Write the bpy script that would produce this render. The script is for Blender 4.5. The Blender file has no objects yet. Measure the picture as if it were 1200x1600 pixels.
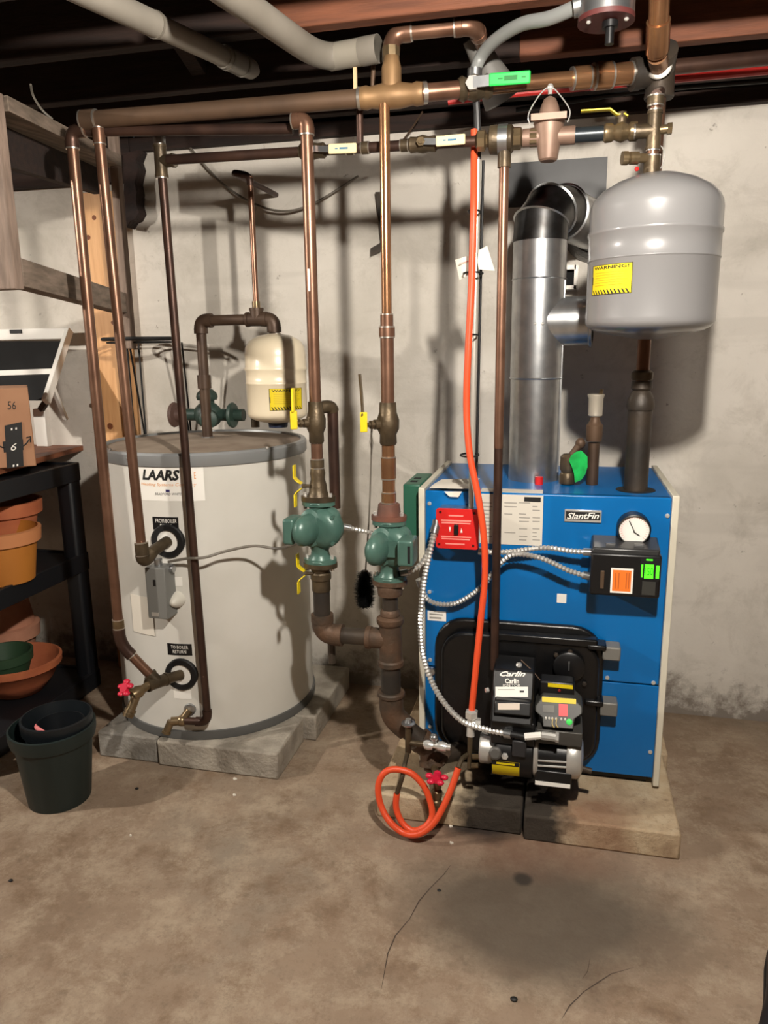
import bpy, math, random
from mathutils import Vector, Matrix
random.seed(7)
V = Vector
SC = bpy.context.scene
COL = SC.collection

# ---------------------------------------------------------------- camera
F_PX = 1180.0
YAW, PITCH, ROLL = math.radians(13.5), math.radians(12.4), math.radians(0.75)
CAM = V((0, 0, 1.3))
FW = V((-math.sin(YAW)*math.cos(PITCH), math.cos(YAW)*math.cos(PITCH), -math.sin(PITCH)))
_r = FW.cross(V((0, 0, 1))).normalized(); _u = _r.cross(FW)
RT = _r*math.cos(ROLL) - _u*math.sin(ROLL)
UP = _r*math.sin(ROLL) + _u*math.cos(ROLL)
cd = bpy.data.cameras.new('camera'); cam = bpy.data.objects.new('camera', cd); COL.objects.link(cam)
cd.sensor_fit = 'VERTICAL'; cd.sensor_height = 36.0; cd.lens = 36.0*F_PX/1600.0
cd.clip_start = 0.02
m = Matrix.Identity(4)
for i in range(3):
    m[i][0] = RT[i]; m[i][1] = UP[i]; m[i][2] = -FW[i]; m[i][3] = CAM[i]
cam.matrix_world = m
SC.camera = cam
# ---------------------------------------------------------------- world, exposure
w = bpy.data.worlds.new('world'); SC.world = w; w.use_nodes = True
w.node_tree.nodes['Background'].inputs[0].default_value = (0.9, 0.85, 0.8, 1)
w.node_tree.nodes['Background'].inputs[1].default_value = 0.02
SC.view_settings.view_transform = 'Standard'; SC.view_settings.look = 'None'
SC.view_settings.gamma = 1.0; SC.view_settings.use_curve_mapping = False
SC.view_settings.exposure = 0.0
BULB_A = (0.12, 0.62, 1.88); BULB_B = (-2.9, 0.70, 2.04)
BULB_A_L, BULB_B_L = 3900.0, 3700.0

# ---------------------------------------------------------------- geometry helpers
def ray(x, y): return FW + RT*((x-600)/F_PX) + UP*((800-y)/F_PX)
def at(x, y, Y):
    d = ray(x, y); return CAM + d*(Y/d.y)
def atz(x, y, z):
    d = ray(x, y); return CAM + d*((z-CAM.z)/d.z)
def rp(w_px, Y): return w_px*0.5*Y*1.02/F_PX
def cyl_hit(x, y, c, R):
    d = ray(x, y); ox, oy = CAM.x-c[0], CAM.y-c[1]
    a = d.x*d.x+d.y*d.y; b = 2*(ox*d.x+oy*d.y); cc = ox*ox+oy*oy-R*R
    t = (-b-math.sqrt(max(0, b*b-4*a*cc)))/(2*a); p = CAM+d*t
    return math.atan2(p.y-c[1], p.x-c[0]), p.z
def basis(d):
    d = d.normalized(); h = V((0, 0, 1)) if abs(d.z) < 0.9 else V((1, 0, 0))
    a = d.cross(h).normalized(); return a, d.cross(a).normalized()

ORIG = {}
class MB:
    def __init__(s): s.v = []; s.f = []
    def add(s, vs, fs):
        o = len(s.v); s.v += [V(q) for q in vs]; s.f += [tuple(i+o for i in q) for q in fs]; return s
    def box(s, x0, x1, y0, y1, z0, z1):
        return s.add([(x, y, z) for z in (z0, z1) for y in (y0, y1) for x in (x0, x1)],
                     [(0, 2, 3, 1), (4, 5, 7, 6), (0, 1, 5, 4), (2, 6, 7, 3), (0, 4, 6, 2), (1, 3, 7, 5)])
    def obox(s, c, ax, ay, az):     # oriented box, half vectors
        c = V(c); ax, ay, az = V(ax), V(ay), V(az)
        if ax.cross(ay).dot(az) < 0: ax = -ax
        return s.add([c+ax*i+ay*j+az*k for k in (-1, 1) for j in (-1, 1) for i in (-1, 1)],
                     [(0, 2, 3, 1), (4, 5, 7, 6), (0, 1, 5, 4), (2, 6, 7, 3), (0, 4, 6, 2), (1, 3, 7, 5)])
    def lathe(s, prof, o=(0, 0, 0), axis=(0, 0, 1), n=24, cap=True):
        o = V(o); d = V(axis).normalized(); a, b = basis(d); vs = []; fs = []
        for (r, h) in prof:
            for i in range(n):
                t = 2*math.pi*i/n; vs.append(o+d*h+(a*math.cos(t)+b*math.sin(t))*r)
        for j in range(len(prof)-1):
            for i in range(n):
                k = (i+1) % n; fs.append((j*n+i, j*n+k, (j+1)*n+k, (j+1)*n+i))
        if cap:
            fs.append(tuple(range(n-1, -1, -1))); fs.append(tuple(range((len(prof)-1)*n, len(prof)*n)))
        return s.add(vs, fs)
    def cyl(s, a, b, r0, r1=None, n=16, cap=True):
        a, b = V(a), V(b); r1 = r0 if r1 is None else r1
        return s.lathe([(r0, 0), (r1, (b-a).length)], a, b-a, n, cap)
    def tube(s, pts, r, n=10, closed=False, radii=None, cap=True):
        pts = [V(p) for p in pts]; N = len(pts); vs = []; fs = []; up = None
        for i, p in enumerate(pts):
            if closed: t = (pts[(i+1) % N]-pts[i-1])
            else: t = (pts[min(i+1, N-1)]-pts[max(i-1, 0)])
            t = t.normalized()
            if up is None: up = basis(t)[0]
            up = (up-t*up.dot(t)).normalized(); b = t.cross(up); rr = radii[i] if radii else r
            for k in range(n):
                th = 2*math.pi*k/n; vs.append(p+(up*math.cos(th)+b*math.sin(th))*rr)
        for i in range(N if closed else N-1):
            j = (i+1) % N
            for k in range(n):
                l = (k+1) % n; fs.append((i*n+k, i*n+l, j*n+l, j*n+k))
        if not closed and cap:
            fs.append(tuple(range(n-1, -1, -1))); fs.append(tuple(range((N-1)*n, N*n)))
        return s.add(vs, fs)
    def ell(s, c, rx, ry, rz, n=16, mrings=10):
        c = V(c); vs = []; fs = []
        for j in range(1, mrings):
            ph = math.pi*j/mrings
            for i in range(n):
                t = 2*math.pi*i/n; vs.append(c+V((rx*math.sin(ph)*math.cos(t), ry*math.sin(ph)*math.sin(t), rz*math.cos(ph))))
        vs += [c+V((0, 0, rz)), c-V((0, 0, rz))]; T = len(vs)-2
        for j in range(mrings-2):
            for i in range(n):
                k = (i+1) % n; fs.append((j*n+i, (j+1)*n+i, (j+1)*n+k, j*n+k))
        for i in range(n):
            k = (i+1) % n; fs.append((T, i, k)); fs.append((T+1, (mrings-2)*n+k, (mrings-2)*n+i))
        return s.add(vs, fs)
    def prism(s, poly, vec):
        poly = [V(p) for p in poly]; vec = V(vec); n = len(poly)
        nr = sum(((poly[i]-poly[0]).cross(poly[(i+1) % n]-poly[0]) for i in range(n)), V())
        if nr.dot(vec) > 0: poly = poly[::-1]
        return s.add(poly+[p+vec for p in poly], [tuple(range(n)), tuple(range(2*n-1, n-1, -1))]
                     + [(i, i+n, (i+1) % n+n, (i+1) % n) for i in range(n)])
    def build(s, name, mat, parent=None, bevel=0, seg=2, ang=35, origin=None, flat=False):
        if origin is None:
            if parent is not None: origin = ORIG[parent.name]
            else:
                xs = [q.x for q in s.v]; ys = [q.y for q in s.v]; zs = [q.z for q in s.v]
                origin = V(((min(xs)+max(xs))/2, (min(ys)+max(ys))/2, min(zs)))
        me = bpy.data.meshes.new(name); me.from_pydata([q-origin for q in s.v], [], s.f); me.update()
        me.materials.append(mat)
        if not flat:
            me.polygons.foreach_set('use_smooth', [True]*len(me.polygons))
            me.set_sharp_from_angle(angle=math.radians(ang))
        o = bpy.data.objects.new(name, me); COL.objects.link(o)
        if parent is not None: o.parent = parent
        else: o.location = origin
        if bevel:
            b = o.modifiers.new('bevel', 'BEVEL'); b.width = bevel; b.segments = seg; b.limit_method = 'ANGLE'; b.angle_limit = math.radians(40)
        ORIG[o.name] = V(origin)
        return o
def tag(o, label, cat, group=None, kind=None):
    o['label'] = label; o['category'] = cat
    if group: o['group'] = group
    if kind: o['kind'] = kind
    return o
def thing(name, label, cat, loc, group=None):
    o = bpy.data.objects.new(name, None); COL.objects.link(o); o.location = V(loc); o.empty_display_size = 0.05
    ORIG[o.name] = V(loc); return tag(o, label, cat, group)
def struct(o):
    o['kind'] = 'structure'; return o
def spline(pts, k=8):
    pts = [V(p) for p in pts]; out = []
    for i in range(len(pts)-1):
        p0 = pts[max(i-1, 0)]; p1 = pts[i]; p2 = pts[i+1]; p3 = pts[min(i+2, len(pts)-1)]
        for j in range(k):
            t = j/k
            out.append(0.5*((2*p1)+(p2-p0)*t+(2*p0-5*p1+4*p2-p3)*t*t+(3*p1-p0-3*p2+p3)*t*t*t))
    return out+[pts[-1]]
def arc(a, p, b, k=7):
    return [a*(1-t)*(1-t)+p*2*t*(1-t)+b*t*t for t in [i/k for i in range(k+1)]]
def pbox(mb, x0, y0, x1, y1, Y, depth):
    """box whose front face spans the given picture corners at distance Y"""
    cx, cy = (x0+x1)/2, (y0+y1)/2
    l, r, t, b = at(x0, cy, Y), at(x1, cy, Y), at(cx, y0, Y), at(cx, y1, Y)
    return mb.box(l.x, r.x, Y, Y+depth, b.z, t.z)
def text_mesh(s, height=1.0, bold=0.0, shear=0.0):
    cu = bpy.data.curves.new('txt', 'FONT'); cu.body = s; cu.size = 1.0; cu.offset = bold; cu.shear = shear; cu.resolution_u = 2
    ob = bpy.data.objects.new('txt', cu); me = bpy.data.meshes.new_from_object(ob)
    vs = [V(q.co) for q in me.vertices]; fs = [tuple(p.vertices) for p in me.polygons]
    bpy.data.objects.remove(ob); bpy.data.curves.remove(cu); bpy.data.meshes.remove(me)
    x0 = min(q.x for q in vs); x1 = max(q.x for q in vs); y0 = min(q.y for q in vs); y1 = max(q.y for q in vs)
    return [V(((q.x-x0)/(x1-x0)-0.5, (q.y-y0)/(y1-y0)-0.5, 0)) for q in vs], fs
def text(parent, s, c, u, v, mat, name='lettering', bold=0.0, shear=0.0):
    """flat lettering centred at c; u, v are its full width and height vectors"""
    vs, fs = text_mesh(s, bold=bold, shear=shear); u, v, c = V(u), V(v), V(c)
    return MB().add([c+u*q.x+v*q.y for q in vs], fs).build(name, mat, parent, flat=True)
def ctext(parent, s, c, R, th, z, wth, h, mat, bold=0.0, shear=0.0, name='lettering'):
    """lettering wrapped on a cylinder"""
    vs, fs = text_mesh(s, bold=bold, shear=shear)
    return MB().add([V((c[0]+R*math.cos(th+q.x*wth), c[1]+R*math.sin(th+q.x*wth), z+q.y*h)) for q in vs], fs).build(name, mat, parent, flat=True)
def cpatch(c, R, t0, t1, z0, z1, n=12, thick=0.0008):
    mb = MB(); vs = []; fs = []
    for i in range(n+1):
        t = t0+(t1-t0)*i/n
        for r in (R, R+thick):
            for z in (z0, z1): vs.append((c[0]+r*math.cos(t), c[1]+r*math.sin(t), z))
    for i in range(n):
        o = i*4; p = o+4
        fs += [(o+2, p+2, p+3, o+3), (o, o+1, p+1, p), (o+1, o+3, p+3, p+1), (o, p, p+2, o+2)]
    fs += [(0, 2, 3, 1), (n*4, n*4+1, n*4+3, n*4+2)]
    return mb.add(vs, fs)

# ---------------------------------------------------------------- materials
def lin(c):
    return tuple(((x/255)/12.92 if x/255 <= 0.04045 else ((x/255+0.055)/1.055)**2.4) for x in c)+(1,)
def mat(name, col, rough=0.5, metal=0.0, col2=None, scale=8.0, bump=0.0, bscale=None, stretch=None, detail=5, lo=0.35, hi=0.65, emit=0, coat=0, spec=None, trans=0):
    mt = bpy.data.materials.new(name); mt.use_nodes = True; nt = mt.node_tree; B = nt.nodes['Principled BSDF']
    B.inputs['Base Color'].default_value = lin(col); B.inputs['Roughness'].default_value = rough; B.inputs['Metallic'].default_value = metal
    if coat: B.inputs['Coat Weight'].default_value = coat; B.inputs['Coat Roughness'].default_value = 0.15
    if spec is not None: B.inputs['Specular IOR Level'].default_value = spec
    if trans: B.inputs['Transmission Weight'].default_value = trans
    if emit: B.inputs['Emission Color'].default_value = lin(col); B.inputs['Emission Strength'].default_value = emit
    if col2 or bump:
        tc = nt.nodes.new('ShaderNodeTexCoord'); mp = nt.nodes.new('ShaderNodeMapping'); nt.links.new(tc.outputs['Object'], mp.inputs[0])
        if stretch: mp.inputs['Scale'].default_value = stretch
        nz = nt.nodes.new('ShaderNodeTexNoise'); nz.inputs['Scale'].default_value = scale; nz.inputs['Detail'].default_value = detail
        nt.links.new(mp.outputs[0], nz.inputs[0])
        if col2:
            rm = nt.nodes.new('ShaderNodeValToRGB'); rm.color_ramp.elements[0].position = lo; rm.color_ramp.elements[1].position = hi
            rm.color_ramp.elements[0].color = lin(col); rm.color_ramp.elements[1].color = lin(col2)
            nt.links.new(nz.outputs[0], rm.inputs[0]); nt.links.new(rm.outputs[0], B.inputs['Base Color'])
        if bump:
            n2 = nt.nodes.new('ShaderNodeTexNoise'); n2.inputs['Scale'].default_value = bscale or scale*4; n2.inputs['Detail'].default_value = 4
            nt.links.new(mp.outputs[0], n2.inputs[0])
            bp = nt.nodes.new('ShaderNodeBump'); bp.inputs['Strength'].default_value = bump; bp.inputs['Distance'].default_value = 0.01
            nt.links.new(n2.outputs[0], bp.inputs['Height']); nt.links.new(bp.outputs[0], B.inputs['Normal'])
    return mt
class NT:      # tiny node helper for the large surfaces
    def __init__(s, name):
        s.m = bpy.data.materials.new(name); s.m.use_nodes = True; s.t = s.m.node_tree; s.B = s.t.nodes['Principled BSDF']
        s.pos = s.t.nodes.new('ShaderNodeNewGeometry').outputs['Position']
    def link(s, a, b): s.t.links.new(a, b)
    def noise(s, scale, detail=6, rough=0.55, stretch=None, dist=0.0):
        n = s.t.nodes.new('ShaderNodeTexNoise'); n.inputs['Scale'].default_value = scale; n.inputs['Detail'].default_value = detail
        n.inputs['Roughness'].default_value = rough; n.inputs['Distortion'].default_value = dist
        if stretch:
            mp = s.t.nodes.new('ShaderNodeMapping'); mp.inputs['Scale'].default_value = stretch; s.link(s.pos, mp.inputs[0]); s.link(mp.outputs[0], n.inputs[0])
        else: s.link(s.pos, n.inputs[0])
        return n.outputs[0]
    def ramp(s, x, stops):
        r = s.t.nodes.new('ShaderNodeValToRGB'); e = r.color_ramp.elements
        while len(e) < len(stops): e.new(0.5)
        for i, (p, c) in enumerate(stops):
            e[i].position = p; e[i].color = c if len(c) == 4 else lin(c)
        s.link(x, r.inputs[0]); return r.outputs[0]
    def g(s, x, a, b):      # grey ramp 0..1
        return s.ramp(x, [(a, (0, 0, 0, 1)), (b, (1, 1, 1, 1))])
    def math(s, op, a, b=None):
        n = s.t.nodes.new('ShaderNodeMath'); n.operation = op
        for i, q in enumerate((a, b)):
            if q is None: continue
            if isinstance(q, (int, float)): n.inputs[i].default_value = q
            else: s.link(q, n.inputs[i])
        return n.outputs[0]
    def mix(s, fac, a, b, mode='MIX'):
        n = s.t.nodes.new('ShaderNodeMix'); n.data_type = 'RGBA'; n.blend_type = mode
        for q, i in ((fac, 0), (a, 6), (b, 7)):
            if isinstance(q, (int, float)): n.inputs[i].default_value = q
            elif isinstance(q, tuple): n.inputs[i].default_value = lin(q)
            else: s.link(q, n.inputs[i])
        return n.outputs[2]
    def blob(s, c, sx, sy, sz=1e3, soft=0.35, wob=0.35, wscale=6):
        """1 inside an irregular stain centred at c"""
        mp = s.t.nodes.new('ShaderNodeMapping'); mp.vector_type = 'TEXTURE'
        mp.inputs['Location'].default_value = c; mp.inputs['Scale'].default_value = (sx, sy, sz); s.link(s.pos, mp.inputs[0])
        ln = s.t.nodes.new('ShaderNodeVectorMath'); ln.operation = 'LENGTH'; s.link(mp.outputs[0], ln.inputs[0])
        d = s.math('ADD', ln.outputs['Value'], s.math('MULTIPLY', s.math('SUBTRACT', s.noise(wscale, 5), 0.5), wob*2))
        return s.ramp(d, [(1-soft, (1, 1, 1, 1)), (1.0, (0, 0, 0, 1))])
    def finish(s, col, rough, bump=None, strength=0.3, dist=0.01):
        s.link(col, s.B.inputs['Base Color'])
        if isinstance(rough, float): s.B.inputs['Roughness'].default_value = rough
        else: s.link(rough, s.B.inputs['Roughness'])
        if bump is not None:
            b = s.t.nodes.new('ShaderNodeBump'); b.inputs['Strength'].default_value = strength; b.inputs['Distance'].default_value = dist
            s.link(bump, b.inputs['Height']); s.link(b.outputs[0], s.B.inputs['Normal'])
        return s.m

copper = mat('copper', (138, 104, 84), 0.36, 0.7, (108, 78, 62), 14, lo=0.3, hi=0.7)
copper_bright = mat('copper_bright', (182, 136, 98), 0.26, 0.82, (146, 106, 78), 10)
copper_dark = mat('copper_dark', (82, 60, 50), 0.42, 0.6, (60, 44, 38), 12)
copper_dull = mat('copper_dull', (98, 76, 58), 0.55, 0.35, (80, 62, 48), 9)
bronze = mat('bronze', (100, 86, 66), 0.45, 0.6, (70, 60, 46), 18, bump=0.15)
brass = mat('brass', (146, 126, 96), 0.32, 0.75, (110, 94, 70), 20)
solder = mat('solder', (206, 200, 190), 0.3, 0.9)
iron = mat('black_iron', (50, 46, 42), 0.5, 0.35, (70, 60, 50), 12, bump=0.15)
rusty = mat('rusty_iron', (68, 58, 48), 0.6, 0.35, (98, 74, 56), 16, bump=0.3)
steel = mat('galvanised', (190, 192, 192), 0.3, 0.92, (172, 174, 176), 30, bump=0.05, bscale=20)
chrome = mat('chrome', (222, 220, 214), 0.25, 0.6)
alu = mat('aluminium', (200, 198, 192), 0.36, 0.6)
pump_green = mat('pump_green', (64, 94, 85), 0.36, 0.1, (76, 108, 97), 15, bump=0.1)
box_green = mat('relay_green', (40, 92, 72), 0.45)
blue = mat('boiler_blue', (0, 104, 172), 0.32, 0.0, (2, 97, 163), 3)
cream = mat('cream_paint', (206, 200, 182), 0.4)
grey_tank = mat('grey_paint', (122, 121, 121), 0.35, coat=0.7)
tank_body = mat('tank_body', (214, 211, 203), 0.4, 0.0, (205, 202, 193), 4, coat=0.2)
tank_rim = mat('tank_rim', (142, 144, 144), 0.4, 0.3)
rim_dark = mat('rim_dark', (96, 96, 94), 0.5, 0.2)
tank_lid = mat('tank_lid', (150, 136, 120), 0.75, 0.0, (124, 108, 94), 9)
exp_cream = mat('exp_cream', (226, 212, 184), 0.3, coat=0.4)
black = mat('black_plastic', (16, 16, 17), 0.38)
black_iron_cast = mat('black_cast', (13, 13, 14), 0.33, 0.0, bump=0.1, bscale=60)
dark = mat('dark_void', (8, 8, 8), 0.9)
white = mat('white_print', (235, 232, 224), 0.5)
paper = mat('paper', (225, 218, 204), 0.7)
ink = mat('black_ink', (14, 13, 12), 0.6)
greyink = mat('grey_ink', (150, 146, 138), 0.7)
orange_ink = mat('orange_ink', (226, 160, 96), 0.6)
yellow = mat('yellow_label', (220, 196, 16), 0.5)
yellow_vinyl = mat('yellow_vinyl', (222, 198, 26), 0.38)
red = mat('red_plate', (204, 32, 30), 0.4)
redw = mat('red_print', (236, 140, 130), 0.5)
red_handle = mat('red_handle', (206, 30, 62), 0.4)
orange = mat('orange_sleeve', (222, 78, 40), 0.42)
orange_lbl = mat('orange_label', (232, 120, 40), 0.5)
green_tag = mat('green_tag', (24, 190, 84), 0.5, 0, (16, 150, 66), 40)
green_handle = mat('green_handle', (44, 200, 84), 0.4)
cream_handle = mat('cream_handle', (214, 200, 158), 0.45)
blue_ink = mat('blue_ink', (60, 110, 140), 0.6)
bluepipe = mat('dark_nipple', (44, 50, 54), 0.35, 0.4)
led = mat('green_display', (70, 255, 30), 0.5, emit=1.6)
pvc = mat('grey_pvc', (136, 130, 120), 0.6, 0, (118, 112, 102), 5)
wood_old = mat('old_wood', (46, 30, 23), 0.9, 0, (30, 20, 16), 5, 0.25, 30, (1, 12, 12))
wood_lit = mat('lit_joist_wood', (118, 70, 46), 0.75, 0, (92, 54, 36), 5, 0.2, 30, (1, 12, 12))  # orange joist wood with the bulb's light put into its colour
wood_grey = mat('weathered_wood', (146, 126, 112), 0.8, 0, (112, 96, 84), 6, 0.25, 30, (10, 10, 1.2))
wood_grey_y = mat('weathered_wood_rail', (136, 120, 106), 0.8, 0, (100, 88, 76), 6, 0.25, 30, (10, 1.2, 10))
pine = mat('pine', (226, 176, 124), 0.6, 0, (208, 154, 102), 5, 0.1, 30, (12, 12, 1))
knot = mat('pine_knot', (120, 68, 40), 0.7)
board_brown = mat('brown_board', (142, 86, 56), 0.55, 0, (110, 64, 42), 5, 0.1, 30, (10, 1, 10))
concrete_blk = mat('concrete_block', (172, 164, 150), 0.9, 0, (136, 128, 116), 12, 0.5, 90)
terracotta = mat('terracotta', (192, 110, 70), 0.75, 0, (172, 94, 60), 12, 0.1)
terracotta_pale = mat('terracotta_pale', (196, 140, 112), 0.8, 0, (180, 122, 96), 12, 0.1)
ochre = mat('ochre_plastic', (190, 122, 48), 0.55, 0, (176, 110, 42), 5)
ochre_rim = mat('ochre_rim', (196, 130, 84), 0.6)
green_pot = mat('green_pot', (46, 72, 48), 0.6)
bucket_green = mat('bucket_green', (22, 34, 32), 0.5)
shelf_black = mat('shelf_black', (20, 22, 26), 0.5)
cardboard = mat('cardboard', (172, 128, 96), 0.8, 0, (160, 116, 86), 6)
pink = mat('pink_tag', (228, 130, 130), 0.5)
rubber = mat('black_rubber', (12, 12, 13), 0.6)
wire_grey = mat('grey_cable', (110, 104, 94), 0.5)
sheet_dark = mat('dark_sheet', (38, 38, 39), 0.45, 0.1, (52, 52, 53), 7)
thermo_red = mat('dull_red', (84, 40, 38), 0.5)
grey_box = mat('grey_box', (112, 112, 108), 0.45)
red_pex = mat('red_tube', (176, 40, 36), 0.5)
glass = mat('clear_glass', (235, 235, 235), 0.08, trans=0.9)

# ================================================================ the room
X0, X1, YB, YW, ZC = -4.6, 2.6, -3.4, 2.66, 2.23
WT = 1.99      # top of the concrete wall
n = NT('concrete_floor')
c = n.ramp(n.noise(1.6, 8, 0.65), [(0.32, (120, 100, 81)), (0.5, (145, 125, 105)), (0.68, (137, 125, 109))])
c = n.mix(n.math('MULTIPLY', n.g(n.noise(7, 11, 0.78, dist=0.1), 0.47, 0.62), 0.7), c, (172, 155, 133))
c = n.mix(n.math('MULTIPLY', n.g(n.noise(4.2, 11, 0.8, dist=0.15), 0.5, 0.62), 0.7), c, (110, 86, 64))
c = n.mix(n.math('MULTIPLY', n.g(n.noise(20, 9, 0.8), 0.53, 0.66), 0.45), c, (100, 84, 68))
c = n.mix(n.math('MULTIPLY', n.g(n.noise(70, 4, 0.6), 0.56, 0.72), 0.35), c, (110, 94, 78))
a_ = atz(840, 1425, 0); c = n.mix(n.math('MULTIPLY', n.blob(tuple(a_), 0.40, 0.26, soft=0.5, wob=0.3, wscale=4), 0.85), c, (80, 71, 60))
a_ = atz(800, 1320, 0); c = n.mix(n.math('MULTIPLY', n.blob(tuple(a_), 0.5, 0.14, soft=0.8, wob=0.4, wscale=5), 0.5), c, (112, 78, 62))
a_ = atz(817, 1374, 0); c = n.mix(n.math('MULTIPLY', n.blob(tuple(a_), 0.03, 0.03, soft=0.5, wob=0.3, wscale=20), 0.8), c, (36, 32, 28))
a_ = atz(755, 1280, 0); c = n.mix(n.math('MULTIPLY', n.blob(tuple(a_), 0.16, 0.12, soft=0.5, wob=0.4, wscale=9), 0.9), c, (26, 22, 20))
a_ = atz(1100, 1140, 0); c = n.mix(n.math('MULTIPLY', n.blob((0.7, 2.66, 0), 1.2, 0.26, soft=0.8, wob=0.35, wscale=4), 0.45), c, (104, 88, 70))
hb = n.math('ADD', n.noise(22, 7, 0.65), n.math('MULTIPLY', n.noise(140, 3), 0.25))
floor_mat = n.finish(c, n.ramp(n.noise(3, 5), [(0.3, (0.62, 0.62, 0.62, 1)), (0.7, (0.85, 0.85, 0.85, 1))]), hb, 0.22, 0.012)
n = NT('concrete_wall')
c = n.ramp(n.noise(1.8, 7, 0.6), [(0.3, (182, 176, 165)), (0.5, (203, 197, 187)), (0.7, (213, 207, 197))])
c = n.mix(n.math('MULTIPLY', n.g(n.noise(6, 9, 0.75, dist=0.5), 0.5, 0.68), 0.5), c, (162, 155, 143))
c = n.mix(n.math('MULTIPLY', n.g(n.noise(26, 5, 0.7), 0.66, 0.74), 0.75), c, (108, 98, 84))
c = n.mix(n.math('MULTIPLY', n.g(n.noise(1.1, 3, 0.5, (1, 1, 9)), 0.56, 0.62), 0.16), c, (150, 144, 134))
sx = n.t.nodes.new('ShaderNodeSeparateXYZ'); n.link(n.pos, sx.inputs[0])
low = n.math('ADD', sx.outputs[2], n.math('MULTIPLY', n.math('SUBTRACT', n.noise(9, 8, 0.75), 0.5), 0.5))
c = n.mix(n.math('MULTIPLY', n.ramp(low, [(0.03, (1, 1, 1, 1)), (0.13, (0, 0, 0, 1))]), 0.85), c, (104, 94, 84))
hb = n.math('SUBTRACT', n.math('ADD', n.noise(5, 7, 0.6), n.math('MULTIPLY', n.noise(60, 5, 0.7), 0.25)), n.math('MULTIPLY', n.g(n.noise(26, 5, 0.7), 0.66, 0.74), 0.5))
wall_mat = n.finish(c, 0.88, hb, 0.35, 0.012)

wood_panel = mat('brown_panelling', (96, 72, 54), 0.7, 0, (74, 54, 40), 4, 0.1, 30, (10, 10, 1))
struct(MB().box(X0, X1, YB, YW+0.2, -0.12, 0).build('floor', floor_mat))
fl_ = bpy.data.objects['floor']
for pts in (((704, 1352), (694, 1366), (672, 1388), (655, 1408), (640, 1436), (618, 1462), (606, 1490), (596, 1545)), ((990, 1512), (955, 1522), (935, 1535), (912, 1550), (890, 1572), (878, 1592)), ((922, 1498), (918, 1518), (910, 1530))):
    pp = [atz(x, y, 0.0) for x, y in pts]; vs = []; fs = []
    for i, p in enumerate(pp):
        d_ = (pp[min(i+1, len(pp)-1)]-pp[max(i-1, 0)]).normalized(); s_ = V((-d_.y, d_.x, 0))*(0.0016*random.uniform(0.5, 1.3) if 0 < i < len(pp)-1 else 0.0003); vs += [p+s_+V((0, 0, 0.0006)), p-s_+V((0, 0, 0.0006))]
    for i in range(len(pp)-1): fs.append((2*i, 2*i+1, 2*i+3, 2*i+2))
    MB().add(vs, fs).build('crack', mat('crack_dark', (70, 58, 48), 0.9), fl_, flat=True)
struct(MB().box(X0, X1, YW, YW+0.2, 0, WT).build('wall_back', wall_mat, origin=V((0, 0, 0))))
struct(MB().box(X0-0.15, X0, YB, YW+0.2, 0, ZC).build('wall_left', wood_panel, origin=V((0, 0, 0))))
struct(MB().box(X1, X1+0.15, YB, YW+0.2, 0, ZC).build('wall_right', wood_panel, origin=V((0, 0, 0))))
struct(MB().box(X0, X1, YB-0.15, YB, 0, ZC).build('wall_front', wood_panel, origin=V((0, 0, 0))))
# footing ledge where the wall meets the floor, right of the boiler
# ceiling: floorboards of the storey above, carried by joists that run along the wall
ceil = struct(MB().box(X0, X1, YB, YW+0.2, ZC+0.02, ZC+0.05).build('ceiling', wood_old, origin=V((0, 0, ZC))))
plank = None
for i in range(60):
    y = YB+i*0.115
    if y > YW+0.1: break
    o = MB().box(X0, X1, y, y+0.109, ZC, ZC+0.02).build('plank', wood_old, ceil)
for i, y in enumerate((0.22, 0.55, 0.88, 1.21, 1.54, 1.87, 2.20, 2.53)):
    if i in (5, 6):      # joist colour split: shade painted in on the left, bulb light on the right
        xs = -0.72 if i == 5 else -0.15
        MB().box(X0, xs, y, y+0.042, 2.03, ZC).build('joist', wood_old, ceil, bevel=0.003); MB().box(xs, X1, y, y+0.042, 2.03, ZC).build('joist', wood_lit, ceil, bevel=0.003)
    else: MB().box(X0, X1, y, y+0.042, 2.03, ZC).build('joist', wood_old, ceil, bevel=0.003)
for y in [-0.11-0.33*k for k in range(10)]: MB().box(X0, X1, y, y+0.042, 2.03, ZC).build('joist', wood_old, ceil, bevel=0.003)
# bridging strut between joists on the right
a_ = at(1092, 0, 2.0); b_ = at(1070, 95, 2.13)
MB().obox((0.30, 2.055, 2.13), (0.022, 0, 0), (0, 0.135, 0.05), (0, -0.004, 0.02)).build('bridging_strut', wood_grey_y, ceil, bevel=0.002)
MB().obox((-1.05, 2.055, 2.13), (0.022, 0, 0), (0, 0.135, -0.05), (0, 0.004, 0.02)).build('bridging_strut', wood_old, ceil, bevel=0.002)
# sill plate on the wall
struct(MB().box(-1.55, X1, YW-0.03, YW+0.16, WT, WT+0.045).build('trim_1', wood_old))
struct(MB().box(-1.55, X1, YW+0.01, YW+0.05, WT+0.045, ZC).build('trim_2', wood_old))
za = at(60, 293, 2.63).z
struct(MB().box(X0, -1.55, YW-0.035, YW, za, ZC).build('trim_3', wood_old))

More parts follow.
